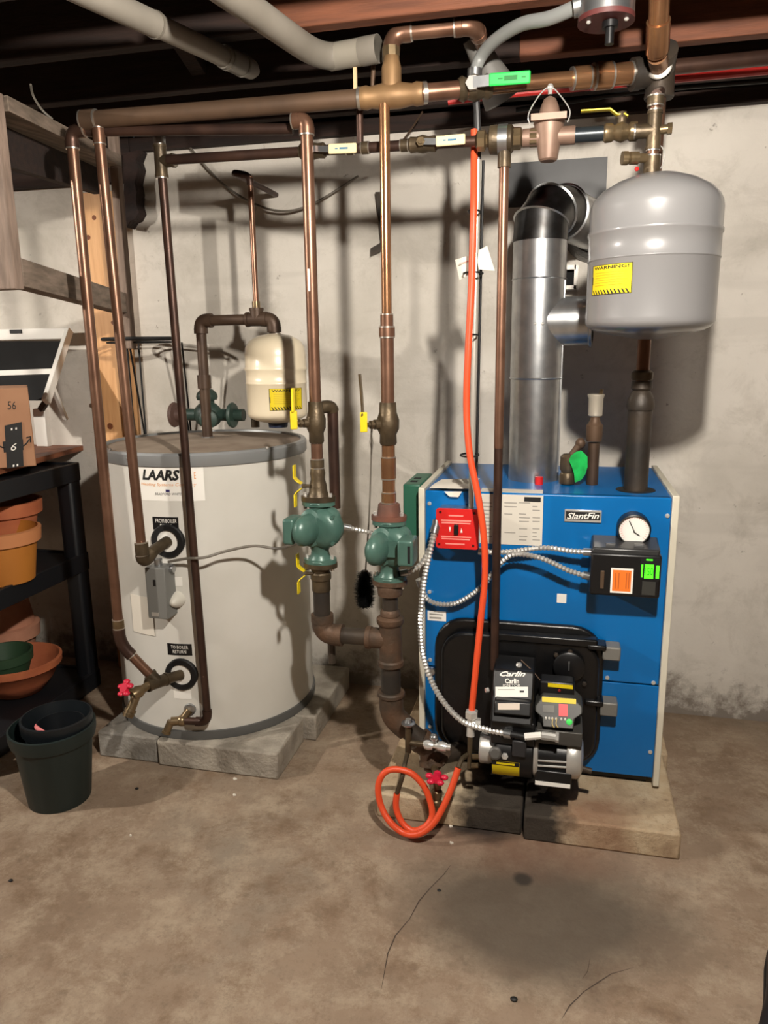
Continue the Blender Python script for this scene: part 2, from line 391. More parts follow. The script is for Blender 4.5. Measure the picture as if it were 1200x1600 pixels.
# ---------------------------------------------------------------- the bulbs that light the room
bulb_col = (1.0, 0.925, 0.83)
def bulb(loc, L, label):
    t = thing('light_bulb', label, 'light bulb', (loc[0], loc[1], 2.03), 'bare ceiling bulbs')
    em = bpy.data.materials.new('bulb_glow'); em.use_nodes = True; nt = em.node_tree
    e = nt.nodes.new('ShaderNodeEmission'); e.inputs[0].default_value = bulb_col+(1,); e.inputs[1].default_value = L
    nt.links.new(e.outputs[0], nt.nodes['Material Output'].inputs[0])
    x, y, z = loc; UPZ = z if z < 2.0 else z
    MB().lathe([(0.002, -0.032), (0.016, -0.028), (0.028, -0.012), (0.031, 0.004), (0.026, 0.022), (0.016, 0.042), (0.014, 0.05)], (x, y, z), n=16).build('glass_bulb', em, t)
    MB().lathe([(0.016, 0.05), (0.02, 0.06), (0.02, 0.085)], (x, y, z), n=16).build('socket', brass, t)
    MB().lathe([(0.028, 0.085), (0.055, 0.11), (0.06, 0.16)], (x, y, z), n=20).build('lampholder', white, t)
bulb(BULB_A, BULB_A_L, 'bare bulb in a white lampholder overhead, nearer the blue boiler')
bulb(BULB_B, BULB_B_L, 'bare bulb in a white lampholder overhead, nearer the black shelf')

# ================================================================ wooden frame at the left
t = thing('wooden_frame', 'weathered wooden frame hanging from the joists left of the copper pipes', 'frame', (-1.40, 2.0, 1.45))
yn, yf = 1.66, 2.40
l = at(-60, 300, yn); r = at(8, 300, yn)
zb = at(14, 452, yn).z
MB().box(l.x, r.x, yn, yn+0.032, zb, at(6, 138, yn).z).build('post', wood_grey, t, bevel=0.003)
fx0, fx1 = at(181, 380, yf).x, at(193, 380, yf).x
zfb = at(192, 545, yf).z
MB().box(fx0, fx1, yf, yf+0.03, zfb, 2.03).build('post', wood_grey, t, bevel=0.003)
def slant(name, p0, p1, w, h, mt):        # board from p0 to p1 (its lower right edge), width w in -X, height h
    p0, p1 = V(p0), V(p1)
    poly = [p0, p0+V((-w, 0, 0)), p0+V((-w, 0, h)), p0+V((0, 0, h))]
    return MB().prism(poly, p1-p0).build(name, mt, t, bevel=0.002)
hz = 1.885
slant('header', (r.x, yn+0.045, at(28, 172, yn+.045).z-0.0), (fx0+0.035, yf+0.02, at(190, 258, yf).z), 0.09, 0.035, wood_grey_y)
slant('header_board', (r.x-0.09, yn+0.045, at(28, 172, yn+.045).z-0.10), (fx0-0.05, yf+0.02, at(190, 258, yf).z-0.08), 0.03, 0.10, wood_old)
slant('rail', (r.x-0.01, yn+0.045, at(20, 452, yn).z+0.01), (fx0+0.02, yf, at(178, 490, yf).z), 0.05, at(178, 458, yf).z-at(178, 490, yf).z, wood_grey_y)
# pine plank fixed upright on the wall behind
l, r = at(124, 380, 2.62), at(177, 380, 2.62)
t = thing('pine_plank', 'pale knotty pine plank upright on the wall behind two copper pipes', 'plank', ((l.x+r.x)/2, 2.63, 0))
pb = MB().box(l.x, r.x+0.03, 2.615, 2.655, 0.0, at(150, 300, 2.62).z).build('board', pine, t, bevel=0.002)
for (x, y, q) in ((147, 340, 5), (138, 371, 5), (172, 666, 7), (176, 504, 4), (146, 628, 5)):
    c_ = at(x, y, 2.6145); MB().lathe([(rp(q, 2.6)*1.6, 0), (rp(q, 2.6)*1.6, 0.0012)], c_, (0, 1, 0), 12).build('knot', knot, pb)
# dark broken wood block at the top of the wall beside the frame
a_ = at(198, 250, 2.5); b_ = at(217, 345, 2.5)
mb = MB(); random.seed(3)
pts = [(192, 240), (218, 234), (212, 250), (216, 262), (211, 285), (214, 300), (213, 318), (217, 332), (211, 343), (204, 346), (198, 356), (194, 352), (193, 300)]
mb.prism([at(x, y, 2.60) for x, y in pts], (0, 0.055, 0))
tag(mb.build('wood_block', mat('charred_wood', (26, 17, 14), 0.9, 0, (46, 28, 22), 20, 0.5, 60), bevel=0.002), 'dark rotten wood block at the wall top beside the hanging frame', 'wood block')

# ================================================================ concrete blocks under tank and boiler
def slab(x0, x1, y0, y1, h, label, mt=concrete_blk, group=None):
    o = MB().box(x0, x1, y0, y1, 0, h).build('concrete_block', mt, bevel=0.006)
    return tag(o, label, 'concrete block', group)
bl_dark = mat('block_grey', (150, 146, 138), 0.9, 0, (120, 114, 104), 10, 0.5, 80)
slab(-1.44, -1.228, 1.965, 2.30, 0.088, 'small grey concrete block under the front left of the grey water tank', bl_dark)
slab(-1.222, -0.815, 1.955, 2.20, 0.088, 'long concrete block under the front of the grey water tank')
slab(-1.222, -0.775, 2.205, 2.62, 0.088, 'concrete block at the rear right under the grey water tank')
slab(-1.53, -1.228, 2.305, 2.62, 0.088, 'concrete block at the rear left under the grey water tank', bl_dark)
n = NT('oily_concrete')
c = n.ramp(n.noise(7, 7, 0.65), [(0.3, (142, 118, 92)), (0.5, (178, 156, 126)), (0.7, (196, 180, 152))])
c = n.mix(n.math('MULTIPLY', n.g(n.noise(50, 5, 0.7), 0.55, 0.7), 0.5), c, (116, 96, 74))
c = n.mix(n.math('MULTIPLY', n.blob((0.12, 1.88, 0.05), 0.13, 0.1, soft=0.7, wob=0.6, wscale=8), 0.55), c, (120, 66, 40))
c = n.mix(n.math('MULTIPLY', n.blob((-0.10, 1.83, 0.03), 0.165, 0.3, soft=0.35, wob=0.4, wscale=14), 0.93), c, (20, 17, 16))
oily = n.finish(c, 0.85, n.noise(60, 6, 0.7), 0.5, 0.01)
PZ = 0.075
slab(-0.066, 0.33, 1.826, 2.22, PZ, 'stained concrete slab under the front right corner of the blue boiler', oily)
slab(-0.065, 0.345, 2.225, 2.60, PZ, 'concrete slab under the rear right of the blue boiler', oily)
slab(-0.475, -0.072, 1.842, 2.22, PZ, 'oil blackened concrete slab under the front left of the blue boiler', oily)
slab(-0.475, -0.072, 2.225, 2.60, PZ, 'concrete slab under the rear left of the blue boiler', oily)

# ================================================================ water heater
TC = (-1.165, 2.31); TR = 0.33
Z0 = 0.089
t = tank = thing('water_heater', 'tall grey cylindrical water tank on concrete blocks', 'water tank', (TC[0], TC[1], Z0))
MB().lathe([(TR, 0.025), (TR, 0.885)], (TC[0], TC[1], Z0), n=64, cap=False).build('body', tank_body, t)
MB().lathe([(TR-0.02, 0), (TR+0.006, 0.0), (TR+0.008, 0.012), (TR+0.006, 0.028), (TR-0.01, 0.03)], (TC[0], TC[1], Z0), n=64).build('base_rim', rim_dark, t)
MB().lathe([(TR+0.004, 0.872), (TR+0.006, 0.875), (TR+0.006, 0.905), (TR+0.001, 0.912), (TR-0.012, 0.912), (TR-0.014, 0.904)], (TC[0], TC[1], Z0), n=64, cap=False).build('top_rim', tank_rim, t)
lid = MB().lathe([(TR-0.013, 0.88), (TR-0.013, 0.905), (0.22, 0.914), (0.10, 0.92), (0.002, 0.922)], (TC[0], TC[1], Z0), n=64).build('lid', tank_lid, t)
for (x, y) in ((173, 702), (417, 700), (200, 716)):
    th, z = cyl_hit(x, y, TC, TR+.006); p = V((TC[0]+math.cos(th)*(TR+.006), TC[1]+math.sin(th)*(TR+.006), z))
    MB().lathe([(0.005, 0), (0.004, 0.003), (0.001, 0.004)], p, V((math.cos(th), math.sin(th), 0)), 8).build('screw', chrome, t)
def cp(x0, y0, x1, y1, mt, name, R=TR, c=TC, parent=t, thick=0.0008):
    ym = (y0+y1)/2; xm = (x0+x1)/2
    t0 = cyl_hit(x0, ym, c, R)[0]; t1 = cyl_hit(x1, ym, c, R)[0]; z1 = cyl_hit(xm, y0, c, R)[1]; z0 = cyl_hit(xm, y1, c, R)[1]
    return cpatch(c, R, t0, t1, z0, z1, thick=thick).build(name, mt, parent, ang=20), (t0+t1)/2, (z0+z1)/2, t1-t0, z1-z0
def ct(s, x0, y0, x1, y1, mt, parent, R=TR+0.0014, c=TC, **k):
    ym = (y0+y1)/2; xm = (x0+x1)/2
    t0 = cyl_hit(x0, ym, c, R)[0]; t1 = cyl_hit(x1, ym, c, R)[0]; z1 = cyl_hit(xm, y0, c, R)[1]; z0 = cyl_hit(xm, y1, c, R)[1]
    return ctext(parent, s, c, R, (t0+t1)/2, (z0+z1)/2, t1-t0, z1-z0, mt, **k)
st, *_ = cp(213, 727, 319, 783, white, 'brand_label'); st['label'] = 'white maker label'
ct('LAARS', 222, 734, 281, 751, ink, st, bold=0.045, shear=0.25)
ct('Heating Systems Company', 221, 755, 307, 761, orange_ink, st, shear=0.2)
cp(259, 765, 265, 769, mat('logo_blue', (50, 44, 96), 0.6), 'logo', TR+0.001, parent=st)
ct('BRADFORD WHITE', 242, 770, 284, 774, ink, st, shear=0.2)
ct('E', 303, 738, 306, 748, orange_ink, st)
s1, *_ = cp(239, 808, 279, 828, black, 'supply_label')
ct('FROM BOILER', 243, 811, 276, 817, white, s1); ct('SUPPLY', 250, 819, 268, 825, white, s1)
s2, *_ = cp(262, 1006, 300, 1024, black, 'return_label')
ct('TO BOILER', 267, 1009, 294, 1014, white, s2); ct('RETURN', 270, 1016, 291, 1021, white, s2)
cp(272, 1077, 299, 1092, white, 'small_label'); cp(270, 902, 285, 916, white, 'small_label')
cp(207, 932, 239, 990, paper, 'document_pouch', TR+0.002)
def tpt(x, y, out=0.0):      # point on the tank skin under a picture point, moved outwards
    th, z = cyl_hit(x, y, TC, TR); d = V((math.cos(th), math.sin(th), 0)); return V((TC[0], TC[1], z))+d*(TR+out), d
for (x, y) in ((263, 845), (284, 1053)):
    p, d = tpt(x, y)
    MB().lathe([(0.052, -0.01), (0.052, 0.006), (0.049, 0.010), (0.034, 0.010), (0.033, 0.004)], p, d, 32, cap=False).build('gasket_ring', rubber, t)
    MB().lathe([(0.034, -0.01), (0.034, 0.005), (0.001, 0.006)], p, d, 32).build('collar', white, t)
p, d = tpt(277, 936); MB().lathe([(0.026, 0), (0.024, 0.012), (0.016, 0.03), (0.008, 0.042), (0.001, 0.045)], p, d, 20).build('cap', mat('milky_cap', (206, 202, 190), 0.4), t)
p, d = tpt(297, 1108); MB().lathe([(0.02, 0), (0.018, 0.006), (0.012, 0.008)], p, d, 16).build('drain_boss', steel, t)
# temperature control on the front of the tank
p, d = tpt(240, 890)
fr = 1.925
t = thing('temperature_control', 'grey metal temperature control box strapped to the water tank front', 'control box', at(246, 966, fr))
l, r = at(229, 930, fr), at(260, 930, fr)
zt, zb = at(245, 888, fr).z, at(245, 967, fr).z
MB().box(l.x, r.x, fr, fr+0.062, zb, zt).build('cover', grey_box, t, bevel=0.003)
MB().cyl((l.x+0.03, fr+0.03, zt), (l.x+0.03, fr+0.03, zt+0.02), 0.012).build('conduit_hub', steel, t)
pbox(MB(), 239, 906, 243, 916, fr-0.001, 0.002).build('printed_arrow', ink, t)
pbox(MB(), 237, 957, 248, 963, fr-0.001, 0.002).build('nameplate', alu, t)
MB().cyl((r.x, fr+0.035, zt-0.01), (r.x+0.012, fr+0.035, zt-0.01), 0.012, n=12).build('cable_connector', steel, t)

# ---------------------------------------------------------------- pipe fittings
def run(t, pts, r, mp, mf, bend=2.4, ring=solder, fs=1.2, nseg=14, name='pipe'):
    pts = [V(p) for p in pts]; starts = [pts[0]]; n = len(pts)
    segs = []; cur = pts[0]
    for i in range(1, n):
        if i < n-1:
            di = (pts[i]-pts[i-1]).normalized(); do = (pts[i+1]-pts[i]).normalized()
            q = min(bend*r, (pts[i]-cur).length*0.6, (pts[i+1]-pts[i]).length*0.6)
            a, b = pts[i]-di*q, pts[i]+do*q
            segs.append((cur, a)); cur = b
            e = MB().tube(arc(a, pts[i], b), r*fs, nseg)
            e.cyl(a-di*r*0.9, a+di*r*0.05, r*fs*1.04, n=nseg); e.cyl(b-do*r*0.05, b+do*r*0.9, r*fs*1.04, n=nseg)
            eo = e.build('elbow', mf, t)
            if ring:
                MB().cyl(a-di*r*1.15, a-di*r*0.9, r*fs*1.0, n=nseg).build('solder_ring', ring, eo); MB().cyl(b+do*r*0.9, b+do*r*1.15, r*fs*1.0, n=nseg).build('solder_ring', ring, eo)
        else: segs.append((cur, pts[i]))
    for a, b in segs: MB().cyl(a, b, r, n=nseg).build(name, mp, t)
def coupling(t, a, b, r, mt, ring=solder, fs=1.18, name='coupling'):
    a, b = V(a), V(b); d = (b-a).normalized()
    o = MB().cyl(a, b, r*fs, n=16).build(name, mt, t)
    if ring:
        MB().cyl(a-d*r*0.2, a, r*fs, n=16).build('solder_ring', ring, o); MB().cyl(b, b+d*r*0.2, r*fs, n=16).build('solder_ring', ring, o)
    return o
def tee(t, c, axis, br, r, L, mt, fs=1.25, Lb=None, ring=solder, name='tee'):
    c = V(c); d = V(axis).normalized(); b = V(br).normalized(); Lb = Lb or L
    m_ = MB().cyl(c-d*L, c+d*L, r*fs, n=16).cyl(c, c+b*Lb, r*fs, n=16)
    for e, q in ((c-d*L, -d), (c+d*L, d), (c+b*Lb, b)): m_.cyl(e-q*r*0.5, e, r*fs*1.1, n=16)
    o = m_.build(name, mt, t)
    if ring:
        for e, q in ((c-d*L, -d), (c+d*L, d), (c+b*Lb, b)): MB().cyl(e, e+q*r*0.25, r*fs, n=16).build('solder_ring', ring, o)
    return o
def hexnut(mb, a, b, r): return mb.cyl(a, b, r, n=6)
def hose_bib(t, p, d, mt, handle=True, s=1.0, down=V((0, 0, -1)), hm=None):
    """boiler drain: inlet along -d at p, outlet pointing down"""
    p, d = V(p), V(d).normalized()
    b = MB().cyl(p, p+d*0.03*s, 0.011*s).lathe([(0.013*s, 0), (0.017*s, 0.012*s), (0.013*s, 0.03*s)], p+d*0.022*s, d, 14)
    o = (d*0.75+down).normalized()
    b.cyl(p+d*0.035*s, p+d*0.035*s+o*0.045*s, 0.011*s, 0.012*s)
    e = p+d*0.035*s+o*0.045*s
    b.cyl(e, e+o*0.006*s, 0.0155*s).cyl(e+o*0.01*s, e+o*0.014*s, 0.0155*s).cyl(e, e+o*0.02*s, 0.0135*s)
    b.build('valve_body', mt, t)
    u = (d-down*0.9).normalized(); q = p+d*0.036*s
    MB().cyl(q, q+u*0.04*s, 0.006*s, n=10).build('stem', mt, t)
    if handle:
        hm = hm or red_handle
        g = MB(); a, b2 = basis(u); c = q+u*0.042*s
        for k in range(5):
            th = 2*math.pi*k/5; e = c+(a*math.cos(th)+b2*math.sin(th))*0.017*s; g.ell(e, 0.009*s, 0.009*s, 0.0065*s, 10, 6)
        g.cyl(c-u*0.004*s, c+u*0.006*s, 0.013*s, n=14).build('handle', hm, t)

# ================================================================ copper runs on the left
YA = 1.87
rA = rp(18, YA)
# outer run: from the far pump riser along the joists, down to the tank return
top = at(111, 205, YA); 
t = thing('copper_pipe', 'outermost left copper pipe running down to the red valve on the tank return', 'pipe', V((top.x, YA, 0.38)))
ztop = top.z
YE = 1.915
eE = at(481, 187, YE)
bot = at(188, 1006, YA)
nz, nd = tpt(284, 1053)
el1 = V((top.x, YA, ztop)); low = V((bot.x, YA, bot.z)); ua = (el1-low).normalized()
teeP = at(246, 1066, 1.90)
run(t, [eE+V((-0.05, 0.03, -0.01)), el1], rA*0.92, copper_dark, copper_dark)
run(t, [el1+V((0.045, 0, 0)), el1, low, teeP], rA, copper, copper_dark)
coupling(t, low+ua*0.05, low+ua*0.075, rA, brass)
run(t, [teeP+(teeP-nz)*0.15, nz+nd*0.004], rA*1.12, bronze, bronze, ring=None)
tee(t, teeP, nz-teeP, low-teeP, rA*1.02, 0.035, bronze, ring=None)
hose_bib(thing('drain_valve', 'brass drain valve with red star handle low on the water tank', 'valve', teeP+V((0, -.05, -.05))), teeP+(teeP-nz).normalized()*0.03, (teeP-nz).normalized()+V((0, 0, -.25)), brass, s=1.15)
# inner run: from the header down to the tank supply
topB = at(152, 188, YA); botB = at(223, 872, YA); nz, nd = tpt(263, 845)
t = thing('copper_pipe', 'copper pipe dropping in front of the pine plank to the upper tank connection', 'pipe', V((topB.x, YA, botB.z)))
rB = rp(17, YA)
rf = nz+nd*0.004
corner = V((botB.x, YA, botB.z)); ub = (topB-corner).normalized()
run(t, [topB-ub*0.01, corner], rB, copper, copper_dark)
coupling(t, topB-ub*0.055, topB-ub*0.02, rB, copper)
coupling(t, corner+ub*0.01, corner+ub*0.045, rB*1.2, bronze)
MB().tube(arc(corner+V((0, 0, 0.01)), corner+V((0, 0, -0.02)), corner+(rf-corner).normalized()*0.035), rB*1.5, 14).build('elbow', bronze, t)
MB().cyl(corner+(rf-corner).normalized()*0.03, rf, rB*1.25).build('nipple', bronze, t)
# dark drain/cold feed run down to the bottom of the tank
YC = 1.965
topC = at(250, 236, YC); botC = at(325, 1128, YC); rC = rp(14, YC)
t = thing('copper_pipe', 'dark brown pipe running straight down across the front of the grey tank', 'pipe', V((topC.x, YC, botC.z)))
cB = V((botC.x, YC, botC.z)); vB = at(284, 1126, YC-0.005)
run(t, [V((topC.x, YC, topC.z+0.03)), cB, vB], rC, copper_dark, copper_dark, ring=None)
tee(t, V((topC.x, YC, at(252, 252, YC).z)), (0, 0, 1), (1, 0, 0), rC*1.1, 0.04, bronze)
MB().lathe([(0.012, 0), (0.016, 0.006), (0.016, 0.03), (0.011, 0.04)], V((topC.x, YC, topC.z+0.01)), (0, 0, 1), 14).build('cap', steel, t)
p, d = tpt(297, 1108, 0.006)
v = thing('drain_valve', 'brass drain valve without handle at the very bottom of the tank', 'valve', p+V((0, -.04, -.04)))
MB().cyl(p, vB, 0.013, n=12).cyl(vB, vB+V((-0.03, -0.012, 0.0)), 0.014, n=12).ell(vB, 0.018, 0.018, 0.018, 12, 8).build('valve_body', brass, v)
e = vB+V((-0.03, -0.012, 0.002)); MB().cyl(e, e+V((-0.012, -0.01, -0.032)), 0.012, n=12).cyl(e+V((-0.012, -0.01, -0.032)), e+V((-0.014, -0.012, -0.038)), 0.0145, n=12).build('outlet', brass, v)

# ================================================================ header and its fittings
rH = rp(26, 1.9)
h0 = at(150, 187, YA); h1 = at(612, 150, 1.925); h2 = at(1012, 112, 2.12)
t = thing('header_pipe', 'large dull copper header pipe running across under the joists', 'pipe', V((h1.x, 1.92, h1.z-0.03)))
du = (h1-h0).normalized()
MB().cyl(h0-du*0.01, h1, rH).build('pipe', copper_dull, t)
coupling(t, h0-du*0.035, h0+du*0.0, rH, copper_dull)
d2 = (h2-h1).normalized(); L2 = (h2-h1).length
# air scoop style brass tee body
o = MB().lathe([(rH*1.15, -0.075), (rH*1.25, -0.06), (rH*1.1, -0.05), (rH*1.35, -0.02), (rH*1.35, 0.02), (rH*1.1, 0.05), (rH*1.25, 0.06), (rH*1.15, 0.075)], h1, du, 20)
o.lathe([(rH*1.1, 0), (rH*1.1, 0.06), (rH*0.95, 0.072), (rH*0.8, 0.085)], h1, (0, 0, 1), 18).build('air_separator', mat('dull_brass', (150, 118, 82), 0.5, 0.5, (126, 98, 68), 15), t)
MB().cyl(h1-du*0.082, h1-du*0.075, rH*1.18).build('solder_ring', solder, t); MB().cyl(h1+d2*0.075, h1+d2*0.085, rH*1.15).build('solder_ring', solder, t)
vq = h1+d2*(L2*0.32)
MB().cyl(h1+d2*0.05, vq, rH*0.95).build('pipe', copper, t)
MB().cyl(vq, h1+d2*(L2*0.70), rH*0.85).build('pipe', copper_bright, t)
coupling(t, h1+d2*(L2*0.27), h1+d2*(L2*0.31), rH*0.95, copper)
coupling(t, h1+d2*(L2*0.705), h1+d2*(L2*0.765), rH*1.05, copper_bright)
coupling(t, h1+d2*(L2*0.79), h1+d2*(L2*0.85), rH*1.22, copper_bright)
MB().cyl(h1+d2*(L2*0.76), h1+d2*L2, rH*1.18).build('pipe', copper_bright, t)
MB().cyl(h1+d2*(L2*0.93), h1+d2*(L2*0.94), rH*1.24).build('solder_ring', solder, t)
# big valve with the green lever
v = thing('ball_valve', 'ball valve with bright green lever on the copper header', 'valve', vq-V((0, 0, 0.03)))
MB().lathe([(rH*1.1, -0.04), (rH*1.35, -0.03), (rH*1.1, -0.02), (rH*1.45, 0), (rH*1.1, 0.02), (rH*1.35, 0.03), (rH*1.1, 0.04)], vq, d2, 18).build('valve_body', bronze, v)
fz = vq+V((0, -rH*1.5, 0.0))
MB().cyl(vq, fz+V((0, -0.01, 0)), 0.009).lathe([(0.017, 0), (0.017, 0.012)], fz, (0, -1, 0), 6).build('stem_nut', chrome, v)
a_, b_ = at(742, 128, fz.y-0.012), at(770, 125, fz.y-0.012)
MB().obox((a_+b_)/2, (b_-a_)*0.6, (0, 0.0015, 0), (0, 0, 0.012)).build('lever', steel, v)
a_, b_ = at(764, 125, fz.y-0.013), at(829, 120, fz.y-0.013); uu = (b_-a_)
hd = MB().obox((a_+b_)/2, uu*0.5, (0, 0.004, 0), V((-uu.z, 0, uu.x)).normalized()*rp(17, 1.9)).build('lever_grip', green_handle, v, bevel=0.0035)
gi = mat('green_ink', (16, 110, 44), 0.6); vv_ = V((-uu.z, 0, uu.x)).normalized(); mid = (a_+b_)/2+V((0, -0.0042, 0))
MB().obox(mid+uu*0.03, uu*0.16, (0, 0.0004, 0), vv_*0.005).obox(mid-uu*0.22, uu*0.06, (0, 0.0004, 0), vv_*0.0015).obox(mid+uu*0.34, uu*0.05, (0, 0.0004, 0), vv_*0.0015).build('printed_mark', gi, hd)
# loop above the tee, up between the joists
t = thing('copper_pipe', 'copper loop rising from the header and turning right below the lit joist', 'pipe', h1+V((0, 0, 0.08)))
lz = at(612, 47, 1.93).z; lx = at(609, 80, 1.93).x
pA = V((lx, 1.94, h1.z+0.08)); pB = V((lx, 1.955, lz)); pC = at(742, 40, 1.97); pD = pC+V((0.015, 0.20, -0.02))
run(t, [pA, pB, pC, pD], rp(20, 1.95), copper, copper, bend=1.8)
MB().cyl(pA, pA+V((0, 0, 0.03)), rp(20, 1.95)*1.25, n=8).build('union_nut', brass, t)
sv = thing('pipe_sleeve', 'grey tapered sleeve hanging behind the end of the copper loop', 'sleeve', pD)
MB().lathe([(0.026, 0), (0.034, 0.07), (0.052, 0.16), (0.050, 0.162), (0.03, 0.07), (0.022, 0.0)], at(738, 58, 2.08), at(768, 118, 2.12)-at(738, 58, 2.08), 20, cap=False).build('sleeve', mat('grey_sleeve', (104, 102, 98), 0.6), sv)
# red tag hanging line: thin red tube and black cable running along the sill
t_ = tag(MB().tube(spline([at(700, 158, 2.3), at(810, 145, 2.32), at(1010, 127, 2.36), at(1200, 110, 2.45)]), 0.011).build('red_tube', red_pex), 'red plastic tube running along the wall top behind the header', 'tube')
t_ = tag(MB().tube(spline([at(806, 172, 2.5), at(1000, 143, 2.5), at(1200, 126, 2.5)]), 0.007).build('black_cable', rubber), 'black cable running along the sill behind the red tube', 'cable')
t_ = tag(MB().cyl(at(1040, 106, 2.2), at(1220, 88, 2.25), 0.018).build('copper_pipe', copper_dark), 'dark pipe leaving to the right below the joists', 'pipe')

# ================================================================ circulators
def lever_valve(t, c, side, mt, r, flip=1):
    """ball valve body on a vertical pipe with a stem pointing to the left/front"""
    MB().lathe([(r*1.15, -0.055), (r*1.3, -0.05), (r*1.25, -0.028), (r*1.65, -0.014), (r*1.7, 0.01), (r*1.3, 0.03), (r*1.25, 0.055)], c, (0, 0, 1), 18).build('valve_body', mt, t)
    s = V((-0.75, -0.66, 0)).normalized()
    MB().cyl(c, c+s*(r*2.3), r*0.75).cyl(c+s*(r*2.2), c+s*(r*2.3+0.02), 0.006, n=8).lathe([(0.012, 0), (0.012, 0.007)], c+s*(r*2.3+0.005), s, 6).build('stem', mt, t)
    return c+s*(r*2.3+0.014)
def butterfly(t, c, s, zoff):
    """yellow butterfly handle of an isolation flange seen edge on"""
    for sg in (1, -1):
        pts = [c+V((0, 0, 0)), c+V((-0.004, 0, sg*0.006)), c+V((-0.016, -0.006, sg*0.016)), c+V((-0.021, -0.008, sg*0.024)), c+V((-0.021, -0.008, sg*0.056))]
        m_ = MB()
        for a, b in zip(pts[1:], pts[2:]):
            u = b-a; m_.obox((a+b)/2, u*0.54, V((0, 0.010, 0)), V((0.0016, 0, 0)) if abs(u.z) > abs(u.x)*3 else u.cross(V((0, 1, 0))).normalized()*0.0016)
        m_.build('lever', yellow_vinyl, t, bevel=0.0012)
    MB().cyl(c+V((0.02, 0, 0)), c+V((-0.003, 0, 0)), 0.005, n=8).build('stem', bronze, t)
def circulator(c, label, side, zt, zb):
    """wet rotor circulator: volute on the pipe axis, oval motor towards the viewer, terminal box on one side"""
    t = thing('circulator_pump', label, 'pump', V((c.x, c.y, zb)), 'green circulator pumps')
    h = zt-zb; m_ = MB(); o = V((c.x, c.y, zb))
    m_.lathe([(0.034, 0), (0.036, 0.006), (0.027, 0.02), (0.024, 0.034), (0.030, 0.05), (0.036, 0.07), (0.038, h*0.6), (0.034, h*0.74), (0.027, h*0.84), (0.027, h-0.02), (0.036, h-0.006), (0.034, h)], o, (0, 0, 1), 24)
    m_.build('body', pump_green, t)
    vc = o+V((0.014, -0.012, h*0.58))
    v_ = MB().lathe([(0.040, -0.030), (0.052, -0.024), (0.057, -0.006), (0.056, 0.010), (0.046, 0.024), (0.03, 0.03)], vc, V((-0.2, -1, 0)), 28)
    v_.ell(o+V((0.034, -0.006, h*0.72)), 0.030, 0.030, 0.034, 16, 10).build('volute', pump_green, t)
    mc = o+V((-0.012, -0.034, h*0.60))
    vs = []; fs = []; N = 24; rows = [(1.25, 0.004), (1.25, 0.012), (1.0, 0.016), (0.98, 0.05), (0.86, 0.068), (0.6, 0.080), (0.25, 0.086), (0.02, 0.087)]
    for f_, y_ in rows:
        for k in range(N):
            a = 2*math.pi*k/N; vs.append(mc+V((0.027*f_*math.cos(a)-0.15*y_, -y_+0.01, 0.042*f_*math.sin(a))))
    for j_ in range(len(rows)-1):
        for k in range(N): fs.append((j_*N+k, j_*N+(k+1) % N, (j_+1)*N+(k+1) % N, (j_+1)*N+k))
    fs.append(tuple(range((len(rows)-1)*N, len(rows)*N)))
    MB().add(vs, fs).build('motor', pump_green, t)
    for k in range(4):
        th = math.pi/4+k*math.pi/2; q = vc+V((math.cos(th)*0.050, -0.014, math.sin(th)*0.050))
        MB().cyl(q, q+V((0, -0.018, 0)), 0.0055, n=6).build('bolt', pump_green, t)
    if side < 0: x0, x1 = mc.x-0.062, mc.x-0.030
    else: x0, x1 = mc.x+0.052, mc.x+0.094
    MB().box(x0, x1, mc.y-0.055, mc.y+0.015, mc.z-0.036, mc.z+0.034).build('terminal_box', pump_green, t, bevel=0.007, seg=3)
    MB().box(min(x0, mc.x)+0.01, max(x1, mc.x)-0.01, mc.y-0.02, mc.y+0.012, mc.z-0.022, mc.z+0.02).build('box_neck', pump_green, t)
    if side > 0: MB().box(x1-0.014, x1-0.007, mc.y-0.056, mc.y-0.053, mc.z-0.026, mc.z+0.02).build('cover_seam', dark, t)
    for (z, sg) in ((zb, -1), (zt, 1)):
        poly = []
        for k in range(28):
            th = 2*math.pi*k/28; rr = 0.034+0.012*abs(math.cos(th))**2.2
            poly.append(V((c.x+math.cos(th)*rr, c.y+math.sin(th)*rr, z)))
        MB().prism(poly, (0, 0, -sg*0.012)).build('flange', pump_green, t)
        for s2 in (-1, 1):
            q = V((c.x+s2*0.036, c.y-0.006, z)); MB().cyl(q+V((0, 0, -0.022)), q+V((0, 0, 0.022)), 0.0055, n=6).build('flange_bolt', chrome, t)
    return t
def pipe_flange(t, c, z, sg, mt, r):
    poly = []
    for k in range(28):
        th = 2*math.pi*k/28; rr = 0.035+0.013*abs(math.cos(th))**2.2
        poly.append(V((c.x+math.cos(th)*rr, c.y+math.sin(th)*rr, z)))
    o = MB().prism(poly, (0, 0, sg*0.013)); o.lathe([(0.032, 0), (r*1.6, 0.014), (r*1.5, 0.032), (r*1.35, 0.034)], V((c.x, c.y, z+sg*0.011)), (0, 0, sg), 18)
    return o.build('pump_flange', mt, t)

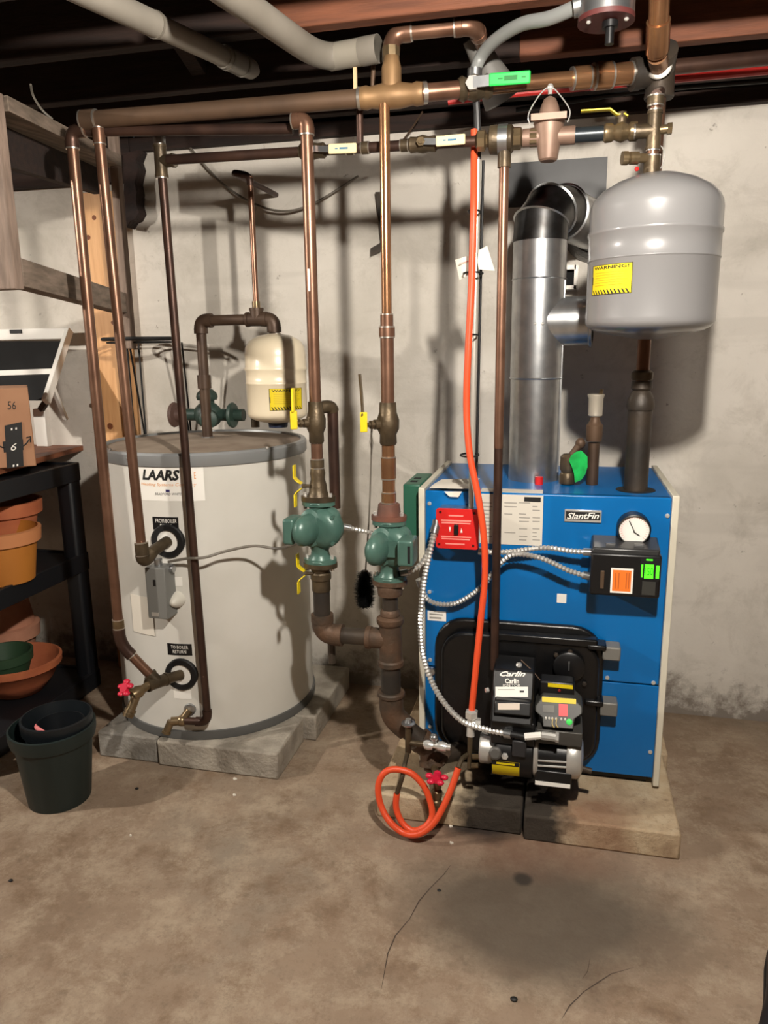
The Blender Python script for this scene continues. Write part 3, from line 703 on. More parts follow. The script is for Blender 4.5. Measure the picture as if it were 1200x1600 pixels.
# ---- far-left zone riser (pump beside the tank)
xE = at(486, 420, YE).x; cE = V((xE, YE, 0)); rE = rp(19, YE)
zl = lambda x, y: at(x, y, YE).z
t = thing('copper_pipe', 'copper riser dropping from the joists to the left green pump', 'pipe', V((xE, YE, zl(488, 640))))
run(t, [eE+V((-0.035, 0, 0)), V((xE, YE, eE.z)), V((xE, YE, zl(488, 640)))], rE, copper, copper, bend=2.0)
MB().cyl((xE, YE, zl(490, 680)), (xE, YE, zl(490, 720)), rE).build('pipe', copper, t)
coupling(t, (xE, YE, zl(490, 683)), (xE, YE, zl(490, 690)), rE, copper)
coupling(t, (xE, YE, zl(490, 718)), (xE, YE, zl(490, 730)), rE, bronze)
sl = MB(); pbox(sl, 481, 420, 484, 455, YE-rE-0.0006, 0.001); sl.build('price_sticker', white, t)
# a second pipe standing just behind (returns from the wall side)
MB().cyl((xE+0.030, YE+0.055, zl(505, 640)), (xE+0.030, YE+0.055, zl(505, 800)), rE*0.95).build('rear_pipe', copper_dark, t)
MB().tube(arc(V((xE+0.030, YE+0.055, zl(505, 645))), V((xE+0.03, YE+0.05, zl(505, 632))), V((xE, YE+0.02, zl(505, 640)))), rE*1.1, 14).build('rear_elbow', bronze, t)
v = thing('ball_valve', 'bronze lever valve with yellow grip above the left green pump', 'valve', V((xE, YE, zl(490, 690))), 'yellow lever valves above the pumps')
cc = V((xE, YE, zl(490, 660)))
hp = lever_valve(v, cc, -1, bronze, rE)
def edge_lever(v, hp, tipx, tipy, Y0, Y1):
    a = hp; g0 = at(*tipx, Y0); g1 = at(*tipy, Y1); w = V((0, 0.007, 0))
    MB().obox((a+g0)/2, (g0-a)*0.5, V((0, 0.009, 0)), (g0-a).cross(V((0, 1, 0))).normalized()*0.0016).build('lever', brass, v)
    return g0, g1
g = V((hp.x-0.008, hp.y-0.012, hp.z+0.01))
MB().obox(g, (0.0085, 0.004, 0), (-0.001, 0.002, 0), (0, 0, rp(29, YE))).build('lever_grip', yellow_vinyl, v, bevel=0.002)
a_ = g+V((0, 0, rp(26, YE))); b_ = a_+V((-0.006, 0.02, 0.06))
MB().obox((a_+b_)/2, (b_-a_)*0.5, (0.003, 0, 0), (0, 0.008, 0)).build('lever_tip', yellow_vinyl, v, bevel=0.001)
zt, zb = zl(497, 782), zl(497, 878)
p1 = circulator(V((xE, YE, 0)), 'left green circulator pump with terminal box on its left side', -1, zt, zb)
fl = thing('pump_flange_set', 'upper isolation flange with yellow butterfly handle on the left pump', 'flange', V((xE, YE, zt)), 'isolation flanges of the left pump')
pipe_flange(fl, cE, zt, 1, bronze, rE); MB().lathe([(rE*1.3, 0), (rE*1.55, 0.01), (rE*1.2, 0.03), (rE*1.35, 0.045), (rE*1.15, 0.06)], V((xE, YE, zt+0.03)), (0, 0, 1), 16).build('valve_body', bronze, fl)
butterfly(fl, V((xE-0.035, YE-0.02, zl(475, 757))), -1, 0)
fl = thing('pump_flange_set', 'lower isolation flange with yellow butterfly handle on the left pump', 'flange', V((xE, YE, zb-0.04)), 'isolation flanges of the left pump')
pipe_flange(fl, cE, zb, -1, bronze, rE); butterfly(fl, V((xE-0.035, YE-0.02, zl(475, 892))), -1, 0)
# iron pipe from that pump across to the return main
zn = zl(505, 990)
xF = at(606, 640, YE).x; cF = V((xF, YE, 0))
t = thing('iron_pipe', 'black iron pipe from the left pump turning right into the return main', 'pipe', V((xE, YE, zn)))
MB().lathe([(0.026, 0), (0.026, 0.03), (0.029, 0.034), (0.029, 0.05), (0.026, 0.054)], V((xE, YE, zl(500, 922))), (0, 0, 1), 16).build('brass_nipple', bronze, t)
run(t, [(xE, YE, zl(500, 915)), (xE, YE, zn), (xF, YE, zl(600, 998))], 0.0235, iron, rusty, bend=1.6, ring=None, fs=1.3)
MB().cyl((xE+0.015, YE+0.03, zn-0.02), (xE+0.015, YE+0.03, zn-0.10), 0.011, n=10).build('drip_leg', iron, t)

# ---- right zone riser
t = thing('copper_pipe', 'bright copper riser with reducer above the right green pump', 'pipe', V((xF, YE, zl(606, 640))))
rF = rp(15.5, YE); rF2 = rp(21, YE)
MB().cyl((xF, YE, at(610, 160, YE).z), (xF, YE, zl(607, 490)), rF).build('pipe', copper_bright, t)
coupling(t, (xF, YE, zl(607, 512)), (xF, YE, zl(607, 492)), rF*1.1, copper)
coupling(t, (xF, YE, zl(607, 526)), (xF, YE, zl(607, 512)), rF2, copper)
MB().cyl((xF, YE, zl(606, 640)), (xF, YE, zl(607, 526)), rF2).build('pipe', copper, t)
MB().cyl((xF, YE, zl(606, 790)), (xF, YE, zl(606, 690)), rF2).build('pipe', copper_bright, t)
coupling(t, (xF, YE, zl(606, 747)), (xF, YE, zl(606, 715)), rF2*0.98, copper_bright)
coupling(t, (xF, YE, zl(606, 784)), (xF, YE, zl(606, 770)), rF2*0.98, copper_bright)
v = thing('ball_valve', 'bronze lever valve with raised yellow lever above the right green pump', 'valve', V((xF, YE, zl(606, 690))), 'yellow lever valves above the pumps')
hp = lever_valve(v, V((xF, YE, zl(606, 662))), -1, bronze, rF2)
g = V((hp.x-0.012, hp.y-0.012, hp.z+0.008))
MB().obox(g, (0.0085, 0.004, 0), (-0.001, 0.002, 0), (0, 0, rp(31, YE))).build('lever_grip', yellow_vinyl, v, bevel=0.002)
a_ = g+V((-0.002, 0, rp(22, YE))); b_ = at(565, 617, YE); c_ = at(562, 585, YE)
for a, b in ((a_, b_), (b_, c_)): MB().obox((a+b)/2, (b-a)*0.52, (0, 0.008, 0), (b-a).cross(V((0, 1, 0))).normalized()*0.0022).build('lever', brass, v)
zt, zb = zl(605, 812), zl(605, 905)
circulator(V((xF, YE, 0)), 'right green circulator pump with terminal box beside the blue boiler', 1, zt, zb)
t = thing('pump_flange_set', 'rusty cast flange bolted on top of the right green pump', 'flange', V((xF, YE, zt)))
pipe_flange(t, cF, zt, 1, mat('cast_rust', (92, 72, 64), 0.65, 0.3, (120, 76, 60), 12, 0.2), rF2*1.1)
# return main
t = thing('return_pipe', 'thick rusty iron return main below the right green pump', 'pipe', V((xF, YE, zl(620, 1120))))
pipe_flange(t, cF, zb, -1, rusty, 0.022)
MB().cyl((xF, YE, zl(605, 960)), (xF, YE, zb), 0.0215).build('nipple', iron, t)
MB().lathe([(0.025, 0), (0.028, 0.004), (0.028, 0.012), (0.023, 0.02)], V((xF, YE, zl(605, 962))), (0, 0, 1), 16).build('union', rusty, t)
MB().lathe([(0.033, -0.075), (0.036, -0.072), (0.036, -0.06), (0.032, -0.055), (0.031, 0.045), (0.036, 0.05), (0.038, 0.055), (0.038, 0.066), (0.033, 0.07), (0.024, 0.074)], V((xF, YE, zl(605, 1000))), (0, 0, 1), 18).cyl((xF, YE, zl(605, 998)), (xF-0.055, YE, zl(605, 998)), 0.029).cyl((xF-0.055, YE, zl(605, 998)), (xF-0.068, YE, zl(605, 998)), 0.032).build('tee', rusty, t)
zE2 = zl(608, 1105)
MB().cyl((xF, YE, zE2), (xF, YE, zl(605, 1020)), 0.0275).build('pipe', iron, t)
e0 = V((xF, YE, zE2-0.01)); e1 = at(697, 1183, YE+0.02); dd = (e1-e0).normalized()
MB().tube([e0+V((0, 0, 0.05)), e0+V((0, 0, 0.02))]+arc(e0+V((0, 0, 0.015)), e0+V((0, 0, -0.015)), e0+V((0, 0, -0.015))+dd*0.035)+[e0+V((0, 0, -0.015))+dd*0.06], 0.034, 18).lathe([(0.036, 0), (0.039, 0.004), (0.039, 0.012), (0.036, 0.016)], e0+V((0, 0, 0.045)), (0, 0, 1), 18).build('elbow', rusty, t)
e2 = e0+V((0, 0, -0.015))+dd*0.05
MB().cyl(e2, e2+dd*0.06, 0.0275).build('nipple', iron, t)
e3 = e2+dd*0.10
tee(t, e3, dd, V((0.15, -0.35, -1)), 0.027, 0.045, rusty, ring=None)
e4 = at(722, 1172, 1.99)
MB().cyl(e3+dd*0.03, e4, 0.0265).build('nipple', iron, t)
MB().cyl(e4, V((e4.x+0.0, 2.06, e4.z+0.0)), 0.03).build('elbow', rusty, t)
# purge valves on the return
v = thing('drain_valve', 'small brass drain cock on the front of the return elbow', 'valve', at(640, 1165, YE-0.05))
q = at(652, 1130, YE-0.05); q2 = at(637, 1165, YE-0.06)
MB().lathe([(0.018, 0), (0.02, 0.005), (0.012, 0.008), (0.008, 0.016)], at(638, 1132, YE-.055), (0, 0, 1), 12).build('handwheel', steel, v)
MB().cyl(at(638, 1132, YE-.055), at(638, 1175, YE-.055), 0.009).cyl(at(638, 1160, YE-.055), at(662, 1163, YE-.055), 0.0085).build('valve_body', bronze, v)
v = thing('gate_valve', 'small chromed tee valve with lever in front of the return pipe', 'valve', at(680, 1175, YE-0.07))
MB().cyl(at(662, 1162, YE-.06), at(704, 1168, YE-.06), 0.009).lathe([(0.012, 0), (0.014, 0.01), (0.012, 0.022)], at(664, 1163, YE-.06), (1, 0, -.1), 12).lathe([(0.012, 0), (0.014, 0.01), (0.012, 0.024)], at(684, 1165, YE-.06), (1, 0, -.1), 12).build('valve_body', chrome, v)
MB().cyl(at(679, 1164, YE-.06), at(678, 1148, YE-.06), 0.007).ell(at(678, 1152, YE-.06), 0.012, 0.012, 0.010).build('bonnet', steel, v)
ep = e3+V((0.15, -0.35, -1)).normalized()*0.05
v = thing('drain_valve', 'boiler drain valve with red star handle near the orange tubing coil', 'valve', ep+V((0, -.03, -.06)))
MB().lathe([(0.026, 0), (0.026, 0.012), (0.016, 0.02)], e3+V((0.15, -0.35, -1)).normalized()*0.042, V((0.15, -0.35, -1)), 6).build('bushing', rusty, v)
c0 = at(684, 1212, 1.83)
MB().cyl(ep+V((0, 0, 0.01)), c0, 0.010).lathe([(0.010, -0.012), (0.014, 0), (0.012, 0.02), (0.010, 0.026), (0.015, 0.032), (0.015, 0.05), (0.012, 0.056), (0.016, 0.06), (0.016, 0.068)], c0+V((0, 0, -0.012)), V((-0.05, -0.1, -1)), 14).build('valve_body', brass, v)
m_ = MB()
for k in range(5):
    th = 2*math.pi*k/5+0.3; m_.ell(c0+V((math.cos(th)*0.022, -0.022+math.sin(th)*0.018, 0.006+math.sin(th)*0.004)), 0.011, 0.009, 0.0075, 10, 6)
m_.cyl(c0+V((0, -0.005, 0.004)), c0+V((0, -0.03, 0.006)), 0.012).build('handle', red_handle, v)

# ================================================================ domestic / feed line below the header
YG = 1.957
g0 = V((topC.x, YC, at(252, 252, YC).z)); g0b = at(262, 250, YG); g1 = at(768, 219, YG); g2 = at(1012, 204, YG)
rG = rp(15, YG)
t = thing('copper_pipe', 'thin dark water line running across the wall below the header', 'pipe', V((g1.x, YG, g1.z-0.02)))
MB().cyl(g0b, g1, rG).build('pipe', copper_dark, t)
ug = (g1-g0b).normalized()
def gp(x): return g0b+(g1-g0b)*((x-262)/(768-262))
for x in (583, 560, 642): coupling(t, gp(x-5), gp(x+5), rG, bronze)
MB().cyl(gp(575), gp(575)+V((0, 0, 0.12)), rG*0.7).build('stub_pipe', copper_dark, t)
# two small valves with cream lever grips
for (x, xa, ya, xb, yb, lab) in ((501, 513, 233, 557, 231, 'small ball valve with cream lever left of the tall copper riser'), (669, 681, 221, 727, 217, 'small ball valve with cream lever right of the tall copper riser')):
    c = gp(x); v = thing('ball_valve', lab, 'valve', c-V((0, 0, 0.02)), 'cream lever ball valves')
    MB().lathe([(rG*1.1, -0.035), (rG*1.5, -0.03), (rG*1.4, -0.015), (rG*1.7, 0), (rG*1.4, 0.015), (rG*1.5, 0.03), (rG*1.1, 0.035)], c, ug, 16).build('valve_body', bronze, v)
    f = c+V((0, -rG*1.7, 0)); MB().cyl(c, f+V((0, -0.012, 0)), 0.006).lathe([(0.011, 0), (0.011, 0.006)], f+V((0, -0.002, 0)), (0, -1, 0), 6).build('stem_nut', brass, v)
    a_, b_ = at(xa, ya, f.y-0.008), at(xb, yb, f.y-0.008); uu = b_-a_; vv = V((-uu.z, 0, uu.x)).normalized()
    MB().obox((f+V((0, -.006, 0))+a_)/2, (a_-f-V((0, -.006, 0)))*0.6, (0, 0.001, 0), vv*0.007).build('lever', steel, v)
    hd = MB().obox((a_+b_)/2, uu*0.5, (0, 0.003, 0), vv*rp(14, YG)).build('lever_grip', cream_handle, v, bevel=0.003)
    MB().obox((a_+b_)/2+V((0, -0.0032, 0))+uu*0.06, uu*0.15, (0, 0.0004, 0), vv*0.0022).obox((a_+b_)/2+V((0, -0.0032, 0))-uu*0.2, uu*0.05, (0, 0.0004, 0), vv*0.0015).build('printed_mark', blue_ink, hd)
# backflow preventer
v = thing('backflow_preventer', 'squat brass backflow preventer with silver band above the dark drain pipe', 'valve', g1-V((0, 0, 0.04)))
dG = (g2-g1).normalized()
def gq(x): return g1+(g2-g1)*((x-768)/(1012-768))
MB().lathe([(rG*1.1, 0), (rG*1.9, 0.006), (rG*1.9, 0.022), (rG*1.2, 0.026), (rG*1.2, 0.03)], gq(742), dG, 8).build('union_nut', brass, v)
MB().lathe([(rG*1.6, 0), (rG*2.5, 0.004), (rG*2.6, 0.02), (rG*2.3, 0.03), (rG*2.5, 0.042), (rG*2.5, 0.055), (rG*1.7, 0.062)], gq(763), dG, 20).build('valve_body', bronze, v)
MB().lathe([(rG*2.62, 0), (rG*2.62, 0.022)], gq(779), dG, 20).build('band', steel, v)
MB().lathe([(rG*1.5, 0), (rG*2.0, 0.004), (rG*2.0, 0.022), (rG*1.2, 0.028), (rG*1.2, 0.04), (rG*1.7, 0.044), (rG*1.7, 0.06)], gq(800), dG, 8).build('union_nut', brass, v)
# discharge pipe under it
Yh = 1.955
xH = at(787, 300, Yh).x
t = thing('copper_pipe', 'dark brown discharge pipe dropping past the boiler front to the burner', 'pipe', V((xH, Yh, at(780, 1046, Yh).z)))
MB().cyl((xH, Yh, at(780, 1046, Yh).z), (xH, Yh, at(787, 225, Yh).z), rp(13.5, Yh)).build('pipe', copper_dark, t)
coupling(t, (xH, Yh, at(787, 262, Yh).z), (xH, Yh, at(787, 232, Yh).z), rp(16, Yh), bronze, ring=None)
MB().cyl((xH, Yh, at(780, 700, Yh).z), (xH, Yh, at(787, 262, Yh).z), rp(14.2, Yh)).build('upper_pipe', copper, t)
# pressure reducing valve: bell on top, box body
c = gq(860)
v = thing('pressure_valve', 'pinkish bronze pressure reducing valve with bell shaped cap and wire bail', 'valve', c-V((0, 0, 0.06)))
prvm = mat('prv_bronze', (138, 112, 96), 0.5, 0.3, (116, 92, 78), 14)
MB().lathe([(0.018, -0.054), (0.022, -0.05), (0.030, 0.0), (0.034, 0.018), (0.034, 0.028)], c, (0, 0, 1), 20).cyl(c-dG*0.06, c+dG*0.06, rG*1.6).build('valve_body', prvm, v)
MB().lathe([(0.034, 0.026), (0.036, 0.028), (0.036, 0.038), (0.026, 0.042), (0.021, 0.064), (0.014, 0.08), (0.005, 0.086)], c, (0, 0, 1), 20).build('bell_cap', prvm, v)
MB().box(c.x-0.04, c.x+0.04, c.y-0.046, c.y-0.036, c.z+0.026, c.z+0.040).build('plate', prvm, v)
MB().cyl(c+V((0, 0, 0.09)), c+V((0, 0, 0.112)), 0.005, n=8).ell(c+V((0, 0, 0.105)), 0.008, 0.008, 0.008, 10, 6).build('adjusting_screw', chrome, v)
MB().tube(spline([c+V((-0.042, -0.03, 0.02)), c+V((-0.046, -0.03, 0.045)), c+V((-0.022, -0.01, 0.09)), c+V((0, 0, 0.106)), c+V((0.022, -0.01, 0.085)), c+V((0.046, -0.03, 0.045)), c+V((0.042, -0.03, 0.02))]), 0.0015, 6).build('wire_bail', chrome, v)
t = thing('pipe_nipple', 'dark nipple between the pressure valve and the yellow lever valve', 'pipe', gq(920)-V((0, 0, .02)))
MB().cyl(gq(885), gq(955), rG*1.3).build('pipe', bluepipe, t); MB().cyl(gq(884), gq(890), rG*1.5).cyl(gq(947), gq(955), rG*1.5).build('sealant_ring', mat('blue_sealant', (70, 110, 130), 0.6), t)
v = thing('ball_valve', 'brass ball valve with thin yellow lever left of the expansion tank pipe', 'valve', gq(970)-V((0, 0, .02)))
MB().lathe([(rG*1.2, -0.04), (rG*1.7, -0.035), (rG*1.6, -0.02), (rG*1.3, -0.015), (rG*1.8, 0), (rG*1.3, 0.015), (rG*1.7, 0.02), (rG*1.7, 0.035)], gq(972), dG, 12).build('valve_body', brass, v)
MB().cyl(gq(972), gq(972)+V((0, 0, 0.036)), 0.010).lathe([(0.011, 0.03), (0.011, 0.042)], gq(972), (0, 0, 1), 6).build('stem_nut', bronze, v)
pts = [at(981, 182, YG), at(976, 179, YG), at(965, 180, YG), at(953, 171, YG), at(909, 174, YG)]
m_ = MB()
for a, b in zip(pts, pts[1:]): m_.obox((a+b)/2, (b-a)*0.53, (0, 0.009, 0), (b-a).cross(V((0, 1, 0))).normalized()*0.0018)
m_.build('lever', yellow_vinyl, v, bevel=0.001)

# ================================================================ expansion tank drop and boiler riser
YJ = 1.93
xJ = at(1022, 200, YJ).x; zj = lambda y: at(1021, y, YJ).z
t = thing('copper_pipe', 'copper drop pipe with tee entering the top of the grey expansion tank', 'pipe', V((xJ, YJ, zj(280))))
MB().cyl((xJ, YJ, zj(278)), (xJ, YJ, zj(150)), rp(15, YJ)).build('pipe', copper, t)
tee(t, (xJ, YJ, zj(204)), (0, 0, 1), (-1, 0, 0), rp(15, YJ), 0.04, bronze, ring=solder)
MB().cyl((xJ, YJ, zj(204)), (xJ+0.034, YJ, zj(203)), 0.010).lathe([(0.013, 0), (0.013, 0.01)], (xJ+0.028, YJ, zj(203)), (1, 0, 0), 6).build('plug', brass, t)
coupling(t, (xJ, YJ, zj(278)), (xJ, YJ, zj(245)), rp(19, YJ), bronze)
coupling(t, (xJ, YJ, zj(165)), (xJ, YJ, zj(152)), rp(19, YJ), bronze)
v = thing('drain_valve', 'small brass purge valve on the left above the grey expansion tank', 'valve', at(990, 255, YJ-.02))
q0 = V((xJ, YJ, zj(247)));
MB().cyl(q0, at(980, 247, YJ-0.03), 0.010).lathe([(0.014, 0), (0.014, 0.018), (0.011, 0.02), (0.015, 0.024), (0.015, 0.036)], at(997, 247, YJ-0.02), (-1, -0.25, 0), 12).build('valve_body', brass, v)
MB().tube([q0+V((0.012, -0.0, 0))+V((0.014*math.sin(a), 0, 0.026*math.cos(a))) for a in [i*math.pi/8-0.2 for i in range(10)]], 0.0012, 6).build('wire', chrome, v)
MB().ell(at(995, 264, YJ-0.025), 0.005, 0.005, 0.005, 8, 6).build('red_dot', red, v)
# riser from boiler top, passing behind the expansion tank up to the header
rb = atz(993, 765, 0.908); xR, YR = rb.x, rb.y
zr = lambda x, y: at(x, y, YR).z
t = thing('supply_riser', 'black iron and copper supply riser from the boiler top up behind the expansion tank', 'pipe', V((xR, YR, 0.905)))
MB().cyl((xR, YR, 0.88), (xR, YR, zr(995, 628)), rp(34, YR)).build('iron_nipple', iron, t)
MB().lathe([(rp(38, YR), 0), (rp(40, YR), 0.008), (rp(36, YR), 0.03), (rp(28, YR), 0.045), (rp(24, YR), 0.05), (rp(30, YR), 0.056), (rp(28, YR), 0.075)], V((xR, YR, zr(995, 640))), (0, 0, 1), 18).build('reducer', iron, t)
MB().cyl((xR, YR, zr(995, 600)), (xR, YR, at(1026, 120, YR).z), rp(18.5, YR)).build('pipe', copper, t)
MB().lathe([(0.026, 0), (0.028, 0.005), (0.028, 0.02), (0.021, 0.026)], V((xR, YR, zr(995, 594))), (0, 0, 1), 14).build('adapter', bronze, t)
hx = V((xR, YR, h2.z))
o = MB().lathe([(0.034, -0.06), (0.036, -0.055), (0.034, -0.045), (0.034, 0.045), (0.036, 0.055), (0.034, 0.06)], hx, (0, 0, 1), 18).cyl(hx, hx-d2*0.07, 0.034).cyl(hx-d2*0.055, hx-d2*0.072, 0.037).cyl(hx, hx+V((0, -0.06, 0.03)), 0.032).build('tee', iron, t)
u0 = at(1027, 85, 2.02); u1 = at(1031, -25, 1.90)
MB().cyl(hx, u0, 0.0225).cyl(u0, u1, 0.0225).build('upper_pipe', copper_bright, t)
MB().cyl(u0+(u1-u0)*0.05, u0+(u1-u0)*0.5, 0.0262).build('coupling', copper_bright, t)
MB().lathe([(0.027, 0), (0.031, 0.003), (0.031, 0.006), (0.027, 0.008)], hx+(u0-hx)*0.35, u0-hx, 18).build('solder_ring', solder, t)
MB().cyl((xJ, YJ, zj(150)), hx+V((0, -0.02, -0.05)), rp(15, YJ)).build('tie_in', copper_dark, t)

# grey expansion tank
EC = (at(1020, 400, YJ).x, YJ); ER = rp(207, YJ)*0.84
zB, zT = at(1020, 503, YJ).z, at(1020, 312, YJ).z
t = thing('expansion_tank', 'large grey expansion tank with yellow warning label above the boiler', 'expansion tank', V((EC[0], EC[1], zB-0.03)))
H = zT-zB; prof = [(0.02, -0.04)]
prof += [(ER*math.sin(a), -0.036*math.cos(a)) for a in [i*math.pi/2/8 for i in range(2, 9)]]
prof += [(ER, 0.01), (ER, H*0.50), (ER*1.004, H*0.503), (ER*1.012, H*0.506), (ER*1.012, H*0.515), (ER*1.004, H*0.52), (ER*1.004, H*0.70), (ER*1.022, H*0.712), (ER*1.024, H*0.725), (ER*1.022, H*0.738), (ER*1.004, H*0.75), (ER*1.004, H*0.91), (ER*0.985, H*0.965), (ER*0.94, H*1.01), (ER*0.83, H*1.07), (ER*0.62, H*1.135), (ER*0.36, H*1.185), (ER*0.12, H*1.205), (0.015, H*1.21)]
MB().lathe(prof, V((EC[0], EC[1], zB)), (0, 0, 1), 64).build('shell', grey_tank, t, ang=75)
def warning(parent, c, R, x0, y0, x1, y1, cutoff=None):
    lb, th, z, wt, h = cp(x0, y0, x1, y1, yellow, 'warning_label', R, c, parent, 0.0012)
    q = R+0.0018
    ctext(lb, 'WARNING!', c, q, th, z+h*0.40, wt*0.86, h*0.11, ink, bold=0.02)
    g = MB()
    for i in range(6):
        zz = z+h*(0.24-0.085*i); k = cpatch(c, q-0.0006, th-wt*0.38, th+wt*(0.40-0.05*(i % 3)), zz-h*0.012, zz+h*0.012, 6, 0.0006); g.add(k.v, k.f)
    g.build('print_lines', mat('mustard_ink', (196, 168, 20), 0.6), lb)
    g = MB()
    for i in range(11):
        a = th-wt*0.46+wt*0.92*i/11; vs = [(a+wt*0.05, 0), (a+wt*0.085, 0), (a+wt*0.03, 1), (a, 1)]
        g.add([V((c[0]+q*math.cos(b), c[1]+q*math.sin(b), z-h*0.48+h*0.14*s_)) for b, s_ in vs], [(0, 1, 2, 3)])
    g.build('hazard_stripes', ink, lb, flat=True)
    g = MB()
    for (a0, a1, b0, b1) in ((-.5, .5, .485, .5), (-.5, .5, -.5, -.485), (-.5, -.488, -.5, .5), (.488, .5, -.5, .5), (-.5, -.472, -.15, .12)):
        k = cpatch(c, q-0.0006, th+a0*wt, th+a1*wt, z+b0*h, z+b1*h, 10, 0.0006); g.add(k.v, k.f)
    g.build('label_border', ink, lb)
warning(t, EC, ER, 927, 412, 988, 459)
# small cream expansion tank above the water heater
YS = 2.30
SCc = (at(432, 600, YS).x, YS); SR = rp(98, YS)*0.985
zB, zT = at(432, 645, YS).z, at(432, 545, YS).z; H = zT-zB
t = thing('expansion_tank', 'small cream expansion tank above the grey water tank', 'expansion tank', V((SCc[0], YS, zB-0.03)))
prof = [(0.02, -0.034)]+[(SR*math.sin(a), -0.032*math.cos(a)) for a in [i*math.pi/2/8 for i in range(2, 9)]]
prof += [(SR, 0.01), (SR, H*0.46), (SR*1.012, H*0.465), (SR*1.012, H*0.485), (SR, H*0.49), (SR, H*0.66), (SR*1.03, H*0.68), (SR*1.03, H*0.71), (SR, H*0.73), (SR, H*0.9), (SR*0.97, H*1.02), (SR*0.85, H*1.12), (SR*0.55, H*1.20), (SR*0.2, H*1.23), (0.012, H*1.24)]
MB().lathe(prof, V((SCc[0], YS, zB)), (0, 0, 1), 48).build('shell', exp_cream, t, ang=50)
MB().lathe([(0.03, -0.046), (0.032, -0.03), (0.03, -0.02)], V((SCc[0], YS, zB)), (0, 0, 1), 16).build('air_valve_cap', mat('navy_cap', (20, 30, 56), 0.5), t)
warning(t, SCc, SR, 421, 607, 471, 641)
MB().cyl(at(432, 531, YS), at(432, 520, YS), 0.014).build('neck', solder, t)
# iron bridge pipe above the heater
rI = rp(17, YS)
b0 = at(324, 674, YS); xI = b0.x; b1 = V((xI, YS, at(316, 501, YS).z)); b2 = V((SCc[0], YS, b1.z)); b3 = V((SCc[0], YS, at(432, 522, YS).z))
t = thing('iron_pipe', 'brown iron pipe bridging from the tank lid to the cream expansion tank', 'pipe', b0)
rust2 = mat('brown_iron', (84, 66, 52), 0.5, 0.4, (66, 50, 40), 12)
run(t, [V((xI, YS, 1.0)), b1, b2, b3], rI, rust2, rust2, bend=1.5, ring=None, fs=1.3)
MB().cyl((xI, YS, at(320, 607, YS).z), (xI, YS, at(320, 586, YS).z), rI*1.3).build('coupling', rust2, t)
MB().lathe([(0.02, 0), (0.02, 0.014)], (xI, YS, 1.0), (0, 0, 1), 8).build('base_nut', steel, t)
xT = at(400, 470, YS).x
tee(t, (xT, YS, b1.z), (1, 0, 0), (0, 0, 1), rI, 0.035, rust2, ring=None)
t = thing('copper_pipe', 'short copper pipe rising from the tee beside the cream expansion tank', 'pipe', V((xT, YS, b1.z+0.03)))
zq = at(396, 275, YS).z
MB().cyl((xT, YS, b1.z+0.03), (xT, YS, zq), rp(9, YS)).build('pipe', copper, t)
MB().cyl((xT, YS, b1.z+0.03), (xT, YS, b1.z+0.055), rp(13, YS)).build('adapter', brass, t)
run(t, [V((xT, YS, zq-0.03)), V((xT, YS, zq)), at(364, 270, YS), at(364, 270, YS)+V((0, 0.36, 0))], rp(9, YS), copper_dark, copper_dark, ring=None)
# green cast valves and fittings lying behind the pipe on the lid
t = thing('mixing_valve', 'dark green cast mixing valve with hand wheels on the tank lid', 'valve', at(325, 668, 2.36))
gm = mat('valve_green', (34, 52, 46), 0.5, 0.1, (46, 66, 58), 12)
c = at(325, 648, 2.36)
MB().ell(c, 0.05, 0.04, 0.045, 18, 10).cyl(c+V((-0.12, 0, 0.0)), c+V((0.13, 0, 0.0)), 0.020).cyl(c, c+V((0, 0, 0.065)), 0.024).lathe([(0.033, 0.05), (0.036, 0.06), (0.033, 0.072), (0.02, 0.085), (0.001, 0.088)], c, (0, 0, 1), 16).build('valve_body', gm, t)
for s_, w in ((-1, 0.125), (1, 0.10)):
    q = c+V((s_*w, -0.01, 0)); MB().lathe([(0.040, 0), (0.043, 0.005), (0.040, 0.012), (0.024, 0.016), (0.020, 0.03)], q, (s_*-1, 0, 0), 18).build('flange', gm if s_ > 0 else mat('flange_rust', (84, 62, 54), 0.6), t)
MB().lathe([(0.03, 0), (0.03, 0.03), (0.024, 0.034)], c+V((0.02, -0.03, -0.01)), (0.3, -1, 0), 18).build('motor_cap', gm, t)
MB().cyl(c+V((0.17, 0, -0.04)), c+V((0.17, 0, 0.035)), 0.014).lathe([(0.018, 0), (0.018, 0.02)], c+V((0.17, 0, 0.02)), (0, 0, 1), 6).build('tap', bronze, t)

# ================================================================ boiler
BX0, BX1, BY0, BY1 = -0.386, 0.295, 2.03, 2.535
BZ0, BZ1 = 0.105, 0.907
bz = lambda x, y, Y=BY0: at(x, y, Y).z
bxx = lambda x, y, Y=BY0: at(x, y, Y).x
t = boiler = thing('boiler', 'blue steel boiler with cream side panels and black burner door', 'boiler', (-0.045, 2.28, PZ))
MB().box(BX0+0.03, BX1-0.03, BY0+0.03, BY1-0.02, PZ, BZ0+0.005).build('base_frame', black_iron_cast, t)
seam = bz(980, 1068)
MB().box(BX0+0.017, BX1-0.017, BY0, BY0+0.02, seam+0.0015, BZ1).build('front_panel', blue, t, bevel=0.004)
MB().box(BX0+0.017, BX1-0.017, BY0+0.001, BY0+0.02, BZ0, seam-0.0015).build('lower_panel', blue, t, bevel=0.002)
MB().box(BX0+0.017, BX1-0.017, BY0+0.006, BY1, BZ1-0.012, BZ1+0.0).build('top_panel', blue, t, bevel=0.003)
MB().box(BX0+0.018, BX1-0.018, BY1-0.01, BY1, BZ0, BZ1-0.014).build('back_panel', blue, t)
MB().box(BX0, BX0+0.017, BY0-0.012, BY1, PZ+0.012, BZ1+0.008).build('side_panel', cream, t, bevel=0.002)
